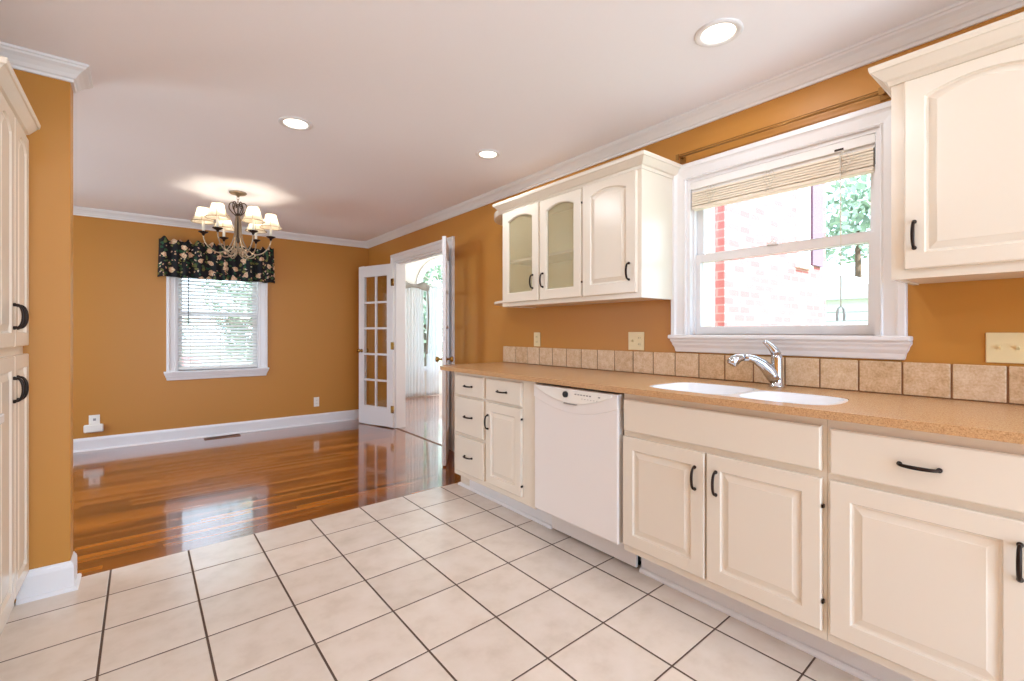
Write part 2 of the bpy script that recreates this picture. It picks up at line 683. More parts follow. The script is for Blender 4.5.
mb = MB()
x0, x1 = -1.12, XR
v = [(x0, -3.0, 0), (x1, -3.0, 0), (x1, tile_edge(x1), 0), (x0, tile_edge(x0), 0)]
v += [(a, b, -0.06) for a, b, c in v]
mb.add(v, [(0, 1, 2, 3), (7, 6, 5, 4), (0, 4, 5, 1), (1, 5, 6, 2), (2, 6, 7, 3), (3, 7, 4, 0)])
struct(build('floor_kitchen', mb, M['tile'], origin=(0, 0, 0)))
mb = MB()
v = [(-2.5, YW + .05, 0), (x0, YW + .05, 0), (x0, tile_edge(x0), 0), (x1, tile_edge(x1), 0), (x1, YB, 0), (-2.5, YB, 0)]
k = len(v)
v += [(a, b, -0.06) for a, b, c in v]
mb.add(v, [tuple(range(k)), tuple(range(2 * k - 1, k - 1, -1))] + [(i, i + k, (i + 1) % k + k, (i + 1) % k) for i in range(k)])
struct(build('floor_dining', mb, M['wood'], origin=(0, 0, 0)))
struct(build('floor_sunroom', MB().box(XR, 6.2, 3.45, 7.87, -0.06, 0.0), M['wood']))
struct(build('ceiling', MB().box(-2.62, 2.56, -3.12, YB + .12, ZC, ZC + .1), M['ceil']))
struct(build('ceiling_sunroom', MB().box(2.56, 6.32, 3.33, 7.99, 3.05, 3.15), M['ceil']))

mb = MB()                                        # right wall with window and door openings
for y0, y1, z0, z1 in [(-3.0, W1[0], 0, ZC), (W1[0], W1[1], 0, W1[2]), (W1[0], W1[1], W1[3], ZC), (W1[1], D1[0], 0, ZC),
                       (D1[0], D1[1], D1[2], ZC), (D1[1], YB + .12, 0, ZC)]:
    mb.box(XR, XR + .12, y0, y1, z0, z1)
struct(build('wall_right', mb, M['wall']))
mb = MB()
for a0, a1, z0, z1 in [(-2.62, W2[0], 0, ZC), (W2[0], W2[1], 0, W2[2]), (W2[0], W2[1], W2[3], ZC), (W2[1], XR, 0, ZC)]:
    mb.box(a0, a1, YB, YB + .12, z0, z1)
struct(build('wall_back', mb, M['wall']))
struct(build('wall_wing', MB().box(-2.5, XW, YW, YW + .11, 0, ZC), M['wall'], bevel=0.004))
struct(build('wall_left', MB().box(-1.24, -1.12, -3.0, YW, 0, ZC), M['wall']))
mb = MB()
for a0, a1, z0, z1 in [(YW + .11, 3.85, 0, ZC), (3.85, 5.35, 0, .6), (3.85, 5.35, 2.1, ZC), (5.35, YB, 0, ZC)]:
    mb.box(-2.62, -2.5, a0, a1, z0, z1)
struct(build('wall_dining', mb, M['wall']))
mb = MB()
for a0, a1, z0, z1 in [(-1.24, -.5, 0, ZC), (-.5, 1.9, 2.25, ZC), (-.5, 1.9, 0, .15), (1.9, XR, 0, ZC)]:
    mb.box(a0, a1, -3.12, -3.0, z0, z1)
struct(build('wall_front', mb, M['wall']))

# sunroom walls: far wall with an arched window, side wall with an opening added for the fill lamp, near wall
AX, AR, AZ, AS = 4.585, 0.535, 2.0, 0.48         # arch centre, radius, spring height, sill
mb = MB()
for Y in (7.87, 7.99):
    pass
ys = (7.87, 7.99)
narc = 28
arc = [(AX - AR * math.cos(PI * k / narc), AZ + AR * math.sin(PI * k / narc)) for k in range(narc + 1)]
mb.box(2.56, AX - AR, ys[0], ys[1], 0, 3.05).box(AX + AR, 6.32, ys[0], ys[1], 0, 3.05).box(AX - AR, AX + AR, ys[0], ys[1], 0, AS)
for k in range(narc):
    a, b = arc[k], arc[k + 1]
    v = [(a[0], ys[0], a[1]), (b[0], ys[0], b[1]), (b[0], ys[0], 3.05), (a[0], ys[0], 3.05),
         (a[0], ys[1], a[1]), (b[0], ys[1], b[1]), (b[0], ys[1], 3.05), (a[0], ys[1], 3.05)]
    mb.add(v, [(0, 1, 2, 3), (7, 6, 5, 4), (0, 4, 5, 1), (3, 2, 6, 7)])
struct(build('wall_sunroom_back', mb, M['sunwall']))
mb = MB()
for a0, a1, z0, z1 in [(3.33, 4.3, 0, 3.05), (4.3, 6.9, 0, .5), (4.3, 6.9, 2.5, 3.05), (6.9, 7.87, 0, 3.05)]:
    mb.box(6.2, 6.32, a0, a1, z0, z1)
struct(build('wall_sunroom_side', mb, M['sunwall']))
mb = MB().box(2.56, 6.2, 3.33, 3.45, 0, 3.05).box(2.56, 2.60, 6.384, 7.87, 0, 3.05).box(2.5, 2.60, 3.45, 7.87, ZC + .1, 3.05)
struct(build('wall_sunroom_front', mb, M['sunwall']))

# crown mouldings and baseboards -----------------------------------------------------------
CROWN = [(0, 2.332), (.010, 2.332), (.013, 2.344), (.020, 2.348), (.028, 2.362), (.042, 2.378), (.056, 2.388), (.060, 2.396), (.066, 2.398), (.068, 2.4075), (0, 2.4075)]
xyz = lambda a, b, d: (a, b, d)
struct(build('trim_1', sweep(MB(), [(XR, -3.0), (XR, YB), (-2.5, YB), (-2.5, YW + .11), (XW, YW + .11), (XW, YW), (-1.12, YW), (-1.12, -3.0)], CROWN, xyz, closed=True), M['trim']))
BASE = [(0, 0), (.013, 0), (.013, .105), (.010, .118), (.006, .124), (.004, .132), (0, .132)]
SHOE = [(0.0125, 0), (.028, 0), (.027, .008), (.022, .014), (.0125, .017)]


def baseb(name, path):
    mb = sweep(MB(), path, BASE, xyz)
    sweep(mb, path, SHOE, xyz)
    return struct(build(name, mb, M['trim']))


baseb('baseboard_back', [(XR, D1[1] + .1), (XR, YB), (-2.5, YB)])
baseb('baseboard_right', [(XR, 2.96), (XR, D1[0] - .09)])
baseb('baseboard_left', [(-2.45, YW + .11), (XW, YW + .11), (XW, YW), (-.43, YW)])
struct(build('trim_2', MB().box(XR - .004, XR + .02, D1[0], D1[1], 0.0, 0.004), M['vent']))

# ------------------------------------------------------------------ windows
CAS = [(0, 0), (0, .014), (.006, .018), (.012, .014), (.052, .018), (.060, .022), (.066, .028), (.088, .028), (.092, .024), (.092, 0)]


def wpart(name, mb, root, m=None, **kw):
    return build(name, mb, m or M['trim'], root, **kw)


# kitchen window (right wall)
w = sempty('window_1', (XR, 1.02, W1[2]))
y0, y1, z0, z1 = W1
fx = lambda a, b, d: (XR - d, a, b)
CW = [(n * 0.96, d) for n, d in CAS]
# the path runs so that its left normal points away from the opening
wpart('casing', sweep(MB(), [(y1, z0), (y1, z1), (y0, z1), (y0, z0)][::-1], CW, fx), w)
mb = MB().box(XR - .05, XR + .05, y0 - .105, y1 + .095, z0 - .022, z0)
wpart('stool', mb, w, bevel=.006)
APR = [(0, z0 - .022), (.034, z0 - .022), (.033, z0 - .034), (.026, z0 - .046), (.024, z0 - .056), (.016, z0 - .072), (.012, z0 - .094), (.008, z0 - .098), (0, z0 - .098)]
wpart('apron', sweep(MB(), [(XR, y0 - .070), (XR - .004, y0 - .070), (XR - .004, y1 + .052), (XR, y1 + .052)], APR, xyz), w)
mb = MB().box(XR, XR + .12, y0, y0 + .018, z0, z1).box(XR, XR + .12, y1 - .018, y1, z0, z1).box(XR, XR + .12, y0 + .018, y1 - .018, z1 - .018, z1).box(XR + .05, XR + .12, y0 + .018, y1 - .018, z0 + .0005, z0 + .02)
mb.box(XR + .03, XR + .045, y1 - .03, y1 - .018, z0, z1).box(XR + .03, XR + .045, y0 + .018, y0 + .03, z0, z1)
wpart('jamb', mb, w)


def sash(root, name, a0, a1, z0, z1, d0, d1, fm, st=.04, bot=.05, top=.035):
    mb = MB()
    for b in [(a0, a0 + st, z0, z1), (a1 - st, a1, z0, z1), (a0 + st, a1 - st, z0, z0 + bot), (a0 + st, a1 - st, z1 - top, z1)]:
        p, q = fm(b[0], d0), fm(b[1], d1)
        mb.box(min(p[0], q[0]), max(p[0], q[0]), min(p[1], q[1]), max(p[1], q[1]), b[2], b[3])
    s = build(name, mb, M['trim'], root, bevel=.003)
    p, q = fm(a0 + st - .005, (d0 + d1) / 2 - .002), fm(a1 - st + .005, (d0 + d1) / 2 + .002)
    g = MB().box(min(p[0], q[0]), max(p[0], q[0]), min(p[1], q[1]), max(p[1], q[1]), z0 + bot - .005, z1 - top + .005)
    build('glass_pane', g, M['glass'], s)
    return s


fr = lambda a, d: (XR + d, a)
sash(w, 'lower_sash', y0 + .018, y1 - .018, z0 + .002, 1.622, .046, .076, fr, st=.036, bot=.046, top=.044)
sash(w, 'upper_sash', y0 + .018, y1 - .018, 1.582, z1 - .018, .080, .108, fr, st=.036)
mb = MB().box(XR + .036, XR + .06, 1.0, 1.05, 1.622, 1.634).ball((XR + .045, 1.025, 1.64), .01)
wpart('sash_lock', mb, w, M['trim'])

# dining window (back wall)
w = sempty('window_2', (.69, YB, W2[2]))
a0, a1, z0, z1 = W2
fy = lambda a, b, d: (a, YB - d, b)
wpart('casing', sweep(MB(), [(a0, z0), (a0, z1), (a1, z1), (a1, z0)], [(n * .92, d) for n, d in CAS], fy), w)
wpart('stool', MB().box(a0 - .108, a1 + .1, YB - .05, YB + .05, z0 - .022, z0), w, bevel=.006)
AP2 = [(n, d - 1.168 + z0) for n, d in APR]
wpart('apron', sweep(MB(), [(a1 + .060, YB), (a1 + .060, YB - .004), (a0 - .070, YB - .004), (a0 - .070, YB)], AP2, xyz), w)
mb = MB().box(a0, a0 + .018, YB, YB + .12, z0, z1).box(a1 - .018, a1, YB, YB + .12, z0, z1).box(a0 + .018, a1 - .018, YB, YB + .12, z1 - .018, z1).box(a0 + .018, a1 - .018, YB + .05, YB + .12, z0 + .0005, z0 + .02)
wpart('jamb', mb, w)
fb = lambda a, d: (a, YB + d)
sash(w, 'lower_sash', a0 + .018, a1 - .018, z0 + .002, 1.40, .060, .085, fb)
sash(w, 'upper_sash', a0 + .018, a1 - .018, 1.36, z1 - .018, .088, .113, fb)

# sunroom arched window
w = sempty('window_3', (AX, 7.87, AS))
path = [(AX - AR, AS)] + arc + [(AX + AR, AS)]
f3 = lambda a, b, d: (a, 7.87 - d, b)
wpart('casing', sweep(MB(), path, [(0, 0), (0, .02), (.085, .025), (.09, 0)], f3), w)
mb = sweep(MB(), path, [(-.045, -.04), (-.045, -.075), (.005, -.075), (.005, -.04)], f3)
mb.box(AX - AR, AX + AR, 7.91, 7.945, AZ - .05, AZ + .01).box(AX - .02, AX + .02, 7.91, 7.945, AS, AZ)
mb.box(AX - AR, AX + AR, 7.91, 7.945, AS, AS + .05)
for k in range(1, 6):
    a = PI * k / 6
    mb.tube([(AX, 7.928, AZ), (AX - AR * math.cos(a), 7.928, AZ + AR * math.sin(a))], .011, 6)
wpart('sash', mb, w)
wpart('stool', MB().box(AX - AR - .12, AX + AR + .12, 7.81, 7.9, AS - .03, AS), w, bevel=.005)
gl = [(a, 7.93, b) for a, b in path]
mb = MB().add(gl + [(a, 7.934, b) for a, y, b in gl], [tuple(range(len(gl))), tuple(range(2 * len(gl) - 1, len(gl) - 1, -1))] +
              [(i, i + len(gl), (i + 1) % len(gl) + len(gl), (i + 1) % len(gl)) for i in range(len(gl))])
wpart('glass_pane', mb, w, M['glass'])

# ------------------------------------------------------------------ french doors
dz = D1[2]
mb = sweep(MB(), [(D1[1], 0), (D1[1], dz), (D1[0], dz), (D1[0], 0)][::-1], [(n * .98, d) for n, d in CAS], fx)
mb.box(XR, XR + .12, D1[0], D1[0] + .018, 0, dz).box(XR, XR + .12, D1[1] - .018, D1[1], 0, dz).box(XR, XR + .12, D1[0] + .018, D1[1] - .018, dz - .018, dz)
mb.box(XR + .04, XR + .055, D1[0] + .018, D1[1] - .018, dz - .03, dz - .0185)
sweep(mb, [(D1[1], 0), (D1[1], dz), (D1[0], dz), (D1[0], 0)][::-1], [(0, -.12), (0, -.135), (.09, -.14), (.09, -.12)], fx)
struct(build('trim_3', mb, M['trim']))


def french_door(name, hinge, ang, knob_side):
    """local: u along x from the hinge (0..W), thickness along y, z up"""
    r = sempty(name, (hinge[0], hinge[1], 0.012))
    r.rotation_euler = (0, 0, ang)
    W, H, T = .635, 2.012, .035
    st, top, bot = .105, .14, .235
    mb = MB()
    for b in [(0, st, 0, H), (W - st, W, 0, H), (st, W - st, 0, bot), (st, W - st, H - top, H)]:
        mb.box(b[0], b[1], -T / 2, T / 2, b[2], b[3])
    build('door_frame', mb, M['trim'], r, bevel=.004, local=True)
    mb = MB()
    mb.box(W / 2 - .013, W / 2 + .013, -T / 2 + .004, T / 2 - .004, bot, H - top)
    for k in range(1, 5):
        z = bot + (H - top - bot) * k / 5
        mb.box(st, W - st, -T / 2 + .004, T / 2 - .004, z - .013, z + .013)
    build('muntins', mb, M['trim'], r, bevel=.003, local=True)
    build('glass_pane', MB().box(st - .005, W - st + .005, -.002, .002, bot - .005, H - top + .005), M['glass'], r, local=True)
    mb = MB()
    for sgn in (-1, 1):
        mb.lathe([(.024, 0), (.024, .004 * sgn), (.010, .006 * sgn), (.009, .028 * sgn), (.022, .036 * sgn), (.026, .048 * sgn), (.020, .060 * sgn), (.001, .063 * sgn)], (W - .06, sgn * T / 2, .93), 'y', 16)
    build('door_knob', mb, M['brass'], r, local=True)
    for z in (.22, 1.0, 1.78):
        mb = MB().tube([(-.008, knob_side * T / 2, z - .045), (-.008, knob_side * T / 2, z + .045)], .008, 8)
        mb.box(-.004, .035, knob_side * T / 2 - .002, knob_side * T / 2 + .002, z - .045, z + .045)
        build('hinge', mb, M['brass'], r, local=True)
    return r


d = Vector((2.215 - 2.42, 6.0 - 5.385))
french_door('door_1', (2.418, 5.385), math.atan2(d.y, d.x), 1)
d = Vector((2.078 - 2.425, 3.578 - 4.105))
french_door('door_2', (2.418, 4.098), math.atan2(d.y, d.x), -1)

# ------------------------------------------------------------------ cabinet fronts
def loop(W, H, s, rise=0.0, n=14):
    p = [(s, s), (W - s, s)]
    for k in range(n + 1):
        u = (W - s) - (W - 2 * s) * k / n
        t = 2 * (u - W / 2) / (W - 2 * s)
        p.append((u, H - s * (.72 if rise else 1.0) - rise * t * t))
    return p


def front_map(side, xb, yl, z0):
    if side == 'R':
        return lambda u, v, w: (xb - w, yl - u, z0 + v)
    return lambda u, v, w: (xb + w, yl + u, z0 + v)


def panel_door(fm, W, H, T=.02, st=.058, rise=0.0, glass=False):
    if glass:
        L = [(0, 0, 0), (0, T - .004, 0), (.004, T, 0), (st, T, rise), (st + .006, T - .007, rise), (st + .006, 0, rise)]
    else:
        L = [(0, 0, 0), (0, T - .004, 0), (.004, T, 0), (st, T, rise), (st + .004, T - .008, rise), (st + .010, T - .0095, rise), (st + .030, T - .0035, rise), (st + .033, T - .002, rise)]
    rows = [[fm(u, v, w) for u, v in loop(W, H, s, r)] for s, w, r in L]
    mb = MB()
    mb.grid(rows, False, closed_u=True, closed_v=glass)
    if not glass:
        mb.add(rows[0], [tuple(range(len(rows[0])))])
        mb.add(rows[-1], [tuple(range(len(rows[-1])))])
    return mb


def slab(fm, W, H, T=.02):
    L = [(0, 0), (0, T - .006), (.002, T - .003), (.006, T)]
    rows = [[fm(u, v, w) for u, v in [(s, s), (W - s, s), (W - s, H - s), (s, H - s)]] for s, w in L]
    return MB().grid(rows, False, closed_u=True, cap=True)


def pull(fm, u, v, T, vertical=True, L=.090):
    """bow handle with two round feet"""
    def P(t, w):
        return fm(u, v + t, T + w) if vertical else fm(u + t, v, T + w)
    pts, rad = [], []
    n = 14
    for k in range(n + 1):
        a = PI * k / n
        pts.append(P(-L / 2 * math.cos(a) , .006 + .022 * math.sin(a) ** .8))
        rad.append(.0042 + .0016 * math.sin(a))
    mb = MB().tube(pts, rad, 8)
    for sgn in (-1, 1):
        mb.ball(P(sgn * L / 2, .003), .0075, 10)
        mb.ball(P(sgn * (L / 2 - .002), .008), .006, 8)
    return mb


def add_door(root, side, xb, yl, z0, W, H, handle=None, hinges=None, name='door', **kw):
    fm = front_map(side, xb, yl, z0)
    dr = build(name, panel_door(fm, W, H, **kw), M['cab'], root)
    T = kw.get('T', .02)
    if kw.get('glass'):
        st = kw.get('st', .058)
        rs = kw.get('rise', 0)
        q = loop(W, H, st - .002, rs)
        rows = [[fm(u, v, w) for u, v in q] for w in (.004, .007)]
        build('glass_pane', MB().grid(rows, False, closed_u=True, cap=True), M['cglass'], dr)
    if handle:
        build('handle', pull(fm, handle[0], handle[1], T), M['bronze'], dr)
    for hu, hv in hinges or []:
        a, b = fm(hu - .002, hv - .006, T * .3), fm(hu + .0035, hv + .006, T + .0005)
        build('hinge', MB().box(min(a[0], b[0]), max(a[0], b[0]), min(a[1], b[1]), max(a[1], b[1]), a[2], b[2]), M['bronze'], dr)
    return dr


def add_drawer(root, xb, yl, z0, W, H, handle=True, name='drawer'):
    fm = front_map('R', xb, yl, z0)
    dr = build(name, slab(fm, W, H), M['cab'], root)
    if handle:
        build('handle', pull(fm, W / 2, H / 2, .02, False), M['bronze'], dr)
    return dr


FX = 1.805                                       # face of the base cabinets; fronts stand 20 mm proud
ZT = .897                                        # underside of the countertop


def base_body(root, y0, y1, toe=True, back=2.435, open_top=False):
    if open_top:
        mb = MB().box(FX, FX + .02, y0, y1, .145, ZT).box(FX + .02, back, y0, y0 + .018, .145, ZT).box(FX + .02, back, y1 - .018, y1, .145, ZT)
        mb.box(FX + .02, back, y0 + .018, y1 - .018, .145, .163).box(back - .01, back, y0 + .018, y1 - .018, .163, ZT)
        build('body', mb, M['cab'], root)
    else:
        build('body', MB().box(FX, back, y0, y1, .145, ZT), M['cab'], root, bevel=.002)
    if toe:
        build('toe_kick', MB().box(1.938, back, y0, y1, 0, .1445), M['trim'], root)


# drawer and door cabinet at the far end
c = thing('base_cabinet', 'cream base cabinet with four drawers and a narrow door, left of the dishwasher', 'cabinet', (2.12, 2.5, 0), 'base cabinets under the window wall counter')
base_body(c, 2.052, 2.962)
add_drawer(c, FX, 2.920, .732, .356, .145)
add_drawer(c, FX, 2.920, .460, .356, .258)
add_drawer(c, FX, 2.920, .183, .356, .253)
add_drawer(c, FX, 2.536, .733, .366, .144)
add_door(c, 'R', FX, 2.536, .187, .366, .533, handle=(.030, .405), hinges=[(.369, .065), (.369, .47)], st=.056)
# sink cabinet
c = thing('sink_cabinet', 'cream sink base cabinet with a blank front above two doors, right of the dishwasher', 'cabinet', (2.12, 1.0, 0))
base_body(c, .5712, 1.414, open_top=True)
add_drawer(c, FX, 1.406, .718, .822, .150, handle=False, name='blank_front')
add_door(c, 'R', FX, 1.410, .180, .411, .512, handle=(.371, .403))
add_door(c, 'R', FX, .991, .180, .408, .512, handle=(.042, .403), hinges=[(.411, .10), (.411, .42)])
# right-hand cabinet
c = thing('base_cabinet', 'cream base cabinet with one wide drawer over a door, nearest the camera on the right', 'cabinet', (2.12, .1, 0), 'base cabinets under the window wall counter')
base_body(c, -.43, .5708)
add_drawer(c, FX, .560, .714, .458, .150)
add_door(c, 'R', FX, .560, .180, .458, .512, handle=(.430, .408))
add_drawer(c, FX, .078, .714, .458, .150)
add_door(c, 'R', FX, .078, .180, .458, .512, handle=(.430, .408))
# shoe moulding along the toe kick
TK = [(0, 0), (.016, 0), (.016, .008), (.012, .016), (.004, .020), (0, .020)]
struct(build('trim_4', sweep(MB(), [(1.937, -.43), (1.937, 1.414)], TK, xyz), M['trim']))
struct(build('trim_5', sweep(MB(), [(1.937, 2.05), (1.937, 3.085), (2.44, 3.085)], TK + [], xyz), M['trim']))
struct(build('trim_6', MB().box(1.938, 2.44, 2.964, 3.084, 0, .08), M['cab']))

# dishwasher ---------------------------------------------------------------------------------
c = thing('dishwasher', 'white built-in dishwasher with a curved control panel, under the tan counter', 'dishwasher', (2.12, 1.74, 0))
build('tub', MB().box(1.83, 2.43, 1.436, 2.046, .165, .880), M['dark'], c)
build('door', MB().box(1.785, 1.83, 1.436, 2.044, .162, .816), M['appl'], c, bevel=.008, seg=3)
ya, yb = 2.044, 1.436
def arcpoly(ztop, zend, drop, xf, xb, n=24, inset=0.0):
    P = []
    for k in range(n + 1):
        t = -1 + 2 * k / n
        P.append(((ya + yb) / 2 - t * ((ya - yb) / 2 - inset), zend - drop * (1 - t * t)))
    P += [((yb + inset), ztop), ((ya - inset), ztop)]
    rows = [[(x, a, b) for a, b in P] for x in (xb, xf)]
    return MB().grid(rows, False, closed_u=True, cap=True)
build('top_panel', arcpoly(.884, .812, .058, 1.781, 1.83), M['appl'], c, bevel=.003)
cp = build('control_panel', arcpoly(.882, .868, .062, 1.770, 1.79, inset=.03), M['plast'], c, bevel=.004)
build('dial', MB().lathe([(.017, 0), (.016, -.010), (.013, -.013), (.001, -.013)], (1.770, 1.772, .852), 'x', 20), M['black'], cp)
for k, yy in enumerate((1.70, 1.68, 1.66, 1.64, 1.62, 1.60, 1.54)):
    build('button', MB().box(1.768, 1.771, yy - .006, yy + .006, .856, .862), M['appl2'], cp)
mb = MB()
for k in range(6):
    mb.box(1.769, 1.7705, 1.655 - k * .02 - .003, 1.655 - k * .02 + .003, .838, .841)
build('printed_legend', mb, M['appl2'], cp)
build('door_latch', MB().box(1.769, 1.783, 1.70, 1.79, .800, .808), M['appl2'], c, bevel=.002)
mb = MB().box(1.925, 1.94, 1.436, 2.046, .012, .135)
build('kick_plate', mb, M['appl'], c)
for yy in (1.47, 2.0):
    build('leveling_foot', MB().lathe([(.016, 0), (.016, .01), (.006, .012), (.006, .164)], (1.99, yy, 0), 'z', 12), M['black'], c)

# countertop with the sink cut-out --------------------------------------------------------------
CT = .926


def rrect(x0, x1, y0, y1, r, n=8):
    P = []
    for cx, cy, a0 in ((x1 - r, y1 - r, 0), (x0 + r, y1 - r, 90), (x0 + r, y0 + r, 180), (x1 - r, y0 + r, 270)):
        for k in range(n + 1):
            a = math.radians(a0 + 90 * k / n)
            P.append((cx + r * math.cos(a), cy + r * math.sin(a)))
    return P


def plate(name, outer, holes, z0, z1, m, parent=None, **kw):
    from mathutils.geometry import tessellate_polygon
    loops = [outer] + holes
    flat = [p for L in loops for p in L]
    tris = tessellate_polygon([[Vector((x, y, 0)) for x, y in L] for L in loops])
    n = len(flat)
    mb = MB()
    fs = [tuple(t) for t in tris] + [tuple(i + n for i in t) for t in tris]
    o = 0
    for L in loops:
        k = len(L)
        fs += [(o + i, o + (i + 1) % k, n + o + (i + 1) % k, n + o + i) for i in range(k)]
        o += k
    mb.add([(x, y, z1) for x, y in flat] + [(x, y, z0) for x, y in flat], fs)
    return build(name, mb, m, parent, **kw)


def sink_outline(g=0.0):
    """one outline round both bowls: the larger left bowl reaches further back"""
    pts = [(1.858 - g, 1.22), (1.90 - g * .7, 1.335 + g * .7), (2.0, 1.362 + g), (2.14, 1.355 + g), (2.215 + g * .7, 1.30 + g * .5), (2.236 + g, 1.18), (2.228 + g, 1.02),
           (2.175 + g, .94), (2.185 + g, .85), (2.185 + g, .72), (2.155 + g * .7, .625 - g * .6), (2.06, .592 - g), (1.95, .590 - g), (1.875 - g * .7, .622 - g * .7), (1.850 - g, .74), (1.852 - g, 1.0)]
    out = []
    n = len(pts)
    for i in range(n):
        p0, p1, p2, p3 = [Vector(pts[(i + k) % n]) for k in (-1, 0, 1, 2)]
        for k in range(5):
            t = k / 5
            q = 0.5 * ((2 * p1) + (p2 - p0) * t + (2 * p0 - 5 * p1 + 4 * p2 - p3) * t * t + (3 * p1 - p0 - 3 * p2 + p3) * t ** 3)
            out.append((q.x, q.y))
    return out


CX0 = 1.76
outer = [(2.436, -.46), (2.436, 3.21), (1.90, 3.20)]
for k in range(9):
    a = math.radians(90 + 90 * k / 8)
    outer.append((CX0 + .14 + .14 * math.cos(a), 3.06 + .14 * math.sin(a)))
outer += [(CX0, -.46)]
ct = plate('countertop', outer, [sink_outline(.006)], .8975, CT, M['counter'], bevel=.005, seg=3)
tag(ct, 'long tan speckled countertop running under the window to the french door', 'countertop')

s = thing('kitchen_sink', 'white double-bowl sink set into the tan counter beneath the window', 'sink', (2.03, .98, .70))
b1 = rrect(1.868, 2.222, .962, 1.348, .095)
b2 = rrect(1.868, 2.172, .604, .934, .095)
plate('rim', sink_outline(.0045), [b1, b2], .910, .9235, M['porc'], s)
for B, dep, nm in ((b1, .20, 'large_bowl'), (b2, .17, 'small_bowl')):
    cx = sum(p[0] for p in B) / len(B)
    cy = sum(p[1] for p in B) / len(B)
    rows = []
    for f, z in ((1, .9225), (.985, .89), (.95, .895 - dep + .03), (.9, .895 - dep + .006), (.8, .895 - dep), (.12, .895 - dep - .004)):
        rows.append([(cx + (x - cx) * f, cy + (y - cy) * f, z) for x, y in B])
    mb = MB().grid(rows, True, closed_u=True)
    mb.add(rows[-1], [tuple(range(len(B)))])
    bo = build(nm, mb, M['porc'], s)
    build('drain', MB().lathe([(.04, 0), (.04, .003), (.03, .004), (.02, .001), (.001, .001)], (cx, cy, .895 - dep - .004), 'z', 20), M['chrome'], bo)

# faucet
fb0 = Vector((2.335, .945, CT + .0006))
f = thing('faucet', 'chrome single-lever faucet with its spout swung left over the sink', 'faucet', tuple(fb0))
dirv = Vector((2.135 - 2.335, 1.10 - .945, 0)).normalized()
build('base', MB().lathe([(.034, 0), (.034, .006), (.028, .014), (.026, .03), (.0255, .075), (.0245, .13), (.022, .15), (.014, .162), (.001, .166)], tuple(fb0), 'z', 24), M['chrome'], f)
prof = [(.006, .032), (.020, .052), (.044, .084), (.072, .110), (.102, .128), (.132, .136), (.156, .138)]
mb = MB().tube([fb0 + dirv * a + Vector((0, 0, b)) for a, b in prof], [.028, .030, .028, .024, .0195, .017, .016], 14, flat=[1, 1, 1, 1, 1, 1, 1])
build('spout', mb, M['chrome'], f)
prof = [(.154, .138), (.170, .138), (.186, .133), (.200, .124), (.212, .111), (.216, .105)]
sp = build('spray_head', MB().tube([fb0 + dirv * a + Vector((0, 0, b)) for a, b in prof], [.0155, .018, .022, .025, .025, .021], 14), M['chrome'], f)
lv = Vector((-.22, .30, 0)).normalized()
prof = [(.0, .150), (.012, .172), (.026, .190), (.042, .205), (.056, .214)]
build('lever', MB().tube([fb0 + lv * a + Vector((0, 0, b)) for a, b in prof], [.022, .019, .015, .012, .010], 12, flat=[1, 1, 1.1, 1.2, 1.3]), M['chrome'], f)

# backsplash
bs = thing('backsplash', 'single row of square tumbled stone tiles standing behind the countertop', 'backsplash', (2.43, 1.4, CT))
mb = MB()
mbg = MB().box(2.4305, 2.4395, -.46, 3.19, CT + .0005, 1.060)
yy = .355 + .1478 * 19.15
edges = [3.188] + [.355 + .1478 * k for k in range(18, -6, -1)]
for a, b in zip(edges[:-1], edges[1:]):
    mb.box(2.426, 2.432, b + .003, a - .003, CT + .004, 1.062)
build('tile', mb, M['splash'], bs, bevel=.003)
build('grout', mbg, M['grout'], bs)

# ------------------------------------------------------------------ wall cabinets
UX = 2.12
CCR = [(0, 2.070), (.006, 2.070), (.010, 2.086), (.020, 2.090), (.034, 2.106), (.046, 2.120), (.052, 2.122), (.055, 2.134), (.055, 2.142), (0, 2.142)]
neg = lambda P: [(-n, d) for n, d in P]


def wall_cab(root, y0, y1, divs, rails):
    t = .018
    mb = MB()
    mb.box(UX + .02, 2.436, y0, y0 + t, 1.372, 2.13).box(UX + .02, 2.436, y1 - t, y1, 1.372, 2.13)
    mb.box(UX + .02, 2.436, y0 + t, y1 - t, 1.376, 1.392).box(UX + .02, 2.436, y0 + t, y1 - t, 2.075, 2.13)
    build('body', mb, M['cab'], root)
    mb = MB()
    mb.box(UX, UX + .02, y0, y1, 1.372, 1.412).box(UX, UX + .02, y0, y1, 2.048, 2.13)
    for a, b in rails:
        mb.box(UX, UX + .02, a, b, 1.412, 2.048)
    build('face_frame', mb, M['cab'], root)
    mb = MB().box(2.428, 2.436, y0 + t, y1 - t, 1.392, 2.075)
    for d in divs:
        mb.box(UX + .02, 2.428, d - t / 2, d + t / 2, 1.392, 2.075)
    mb.box(UX + .02, 2.428, y0 + t, y0 + t + .001, 1.392, 2.075).box(UX + .02, 2.428, y1 - t - .001, y1 - t, 1.392, 2.075)
    mb.box(UX + .02, 2.428, y0 + t, y1 - t, 1.392, 1.393)
    build('interior_lining', mb, M['cab_in'], root)


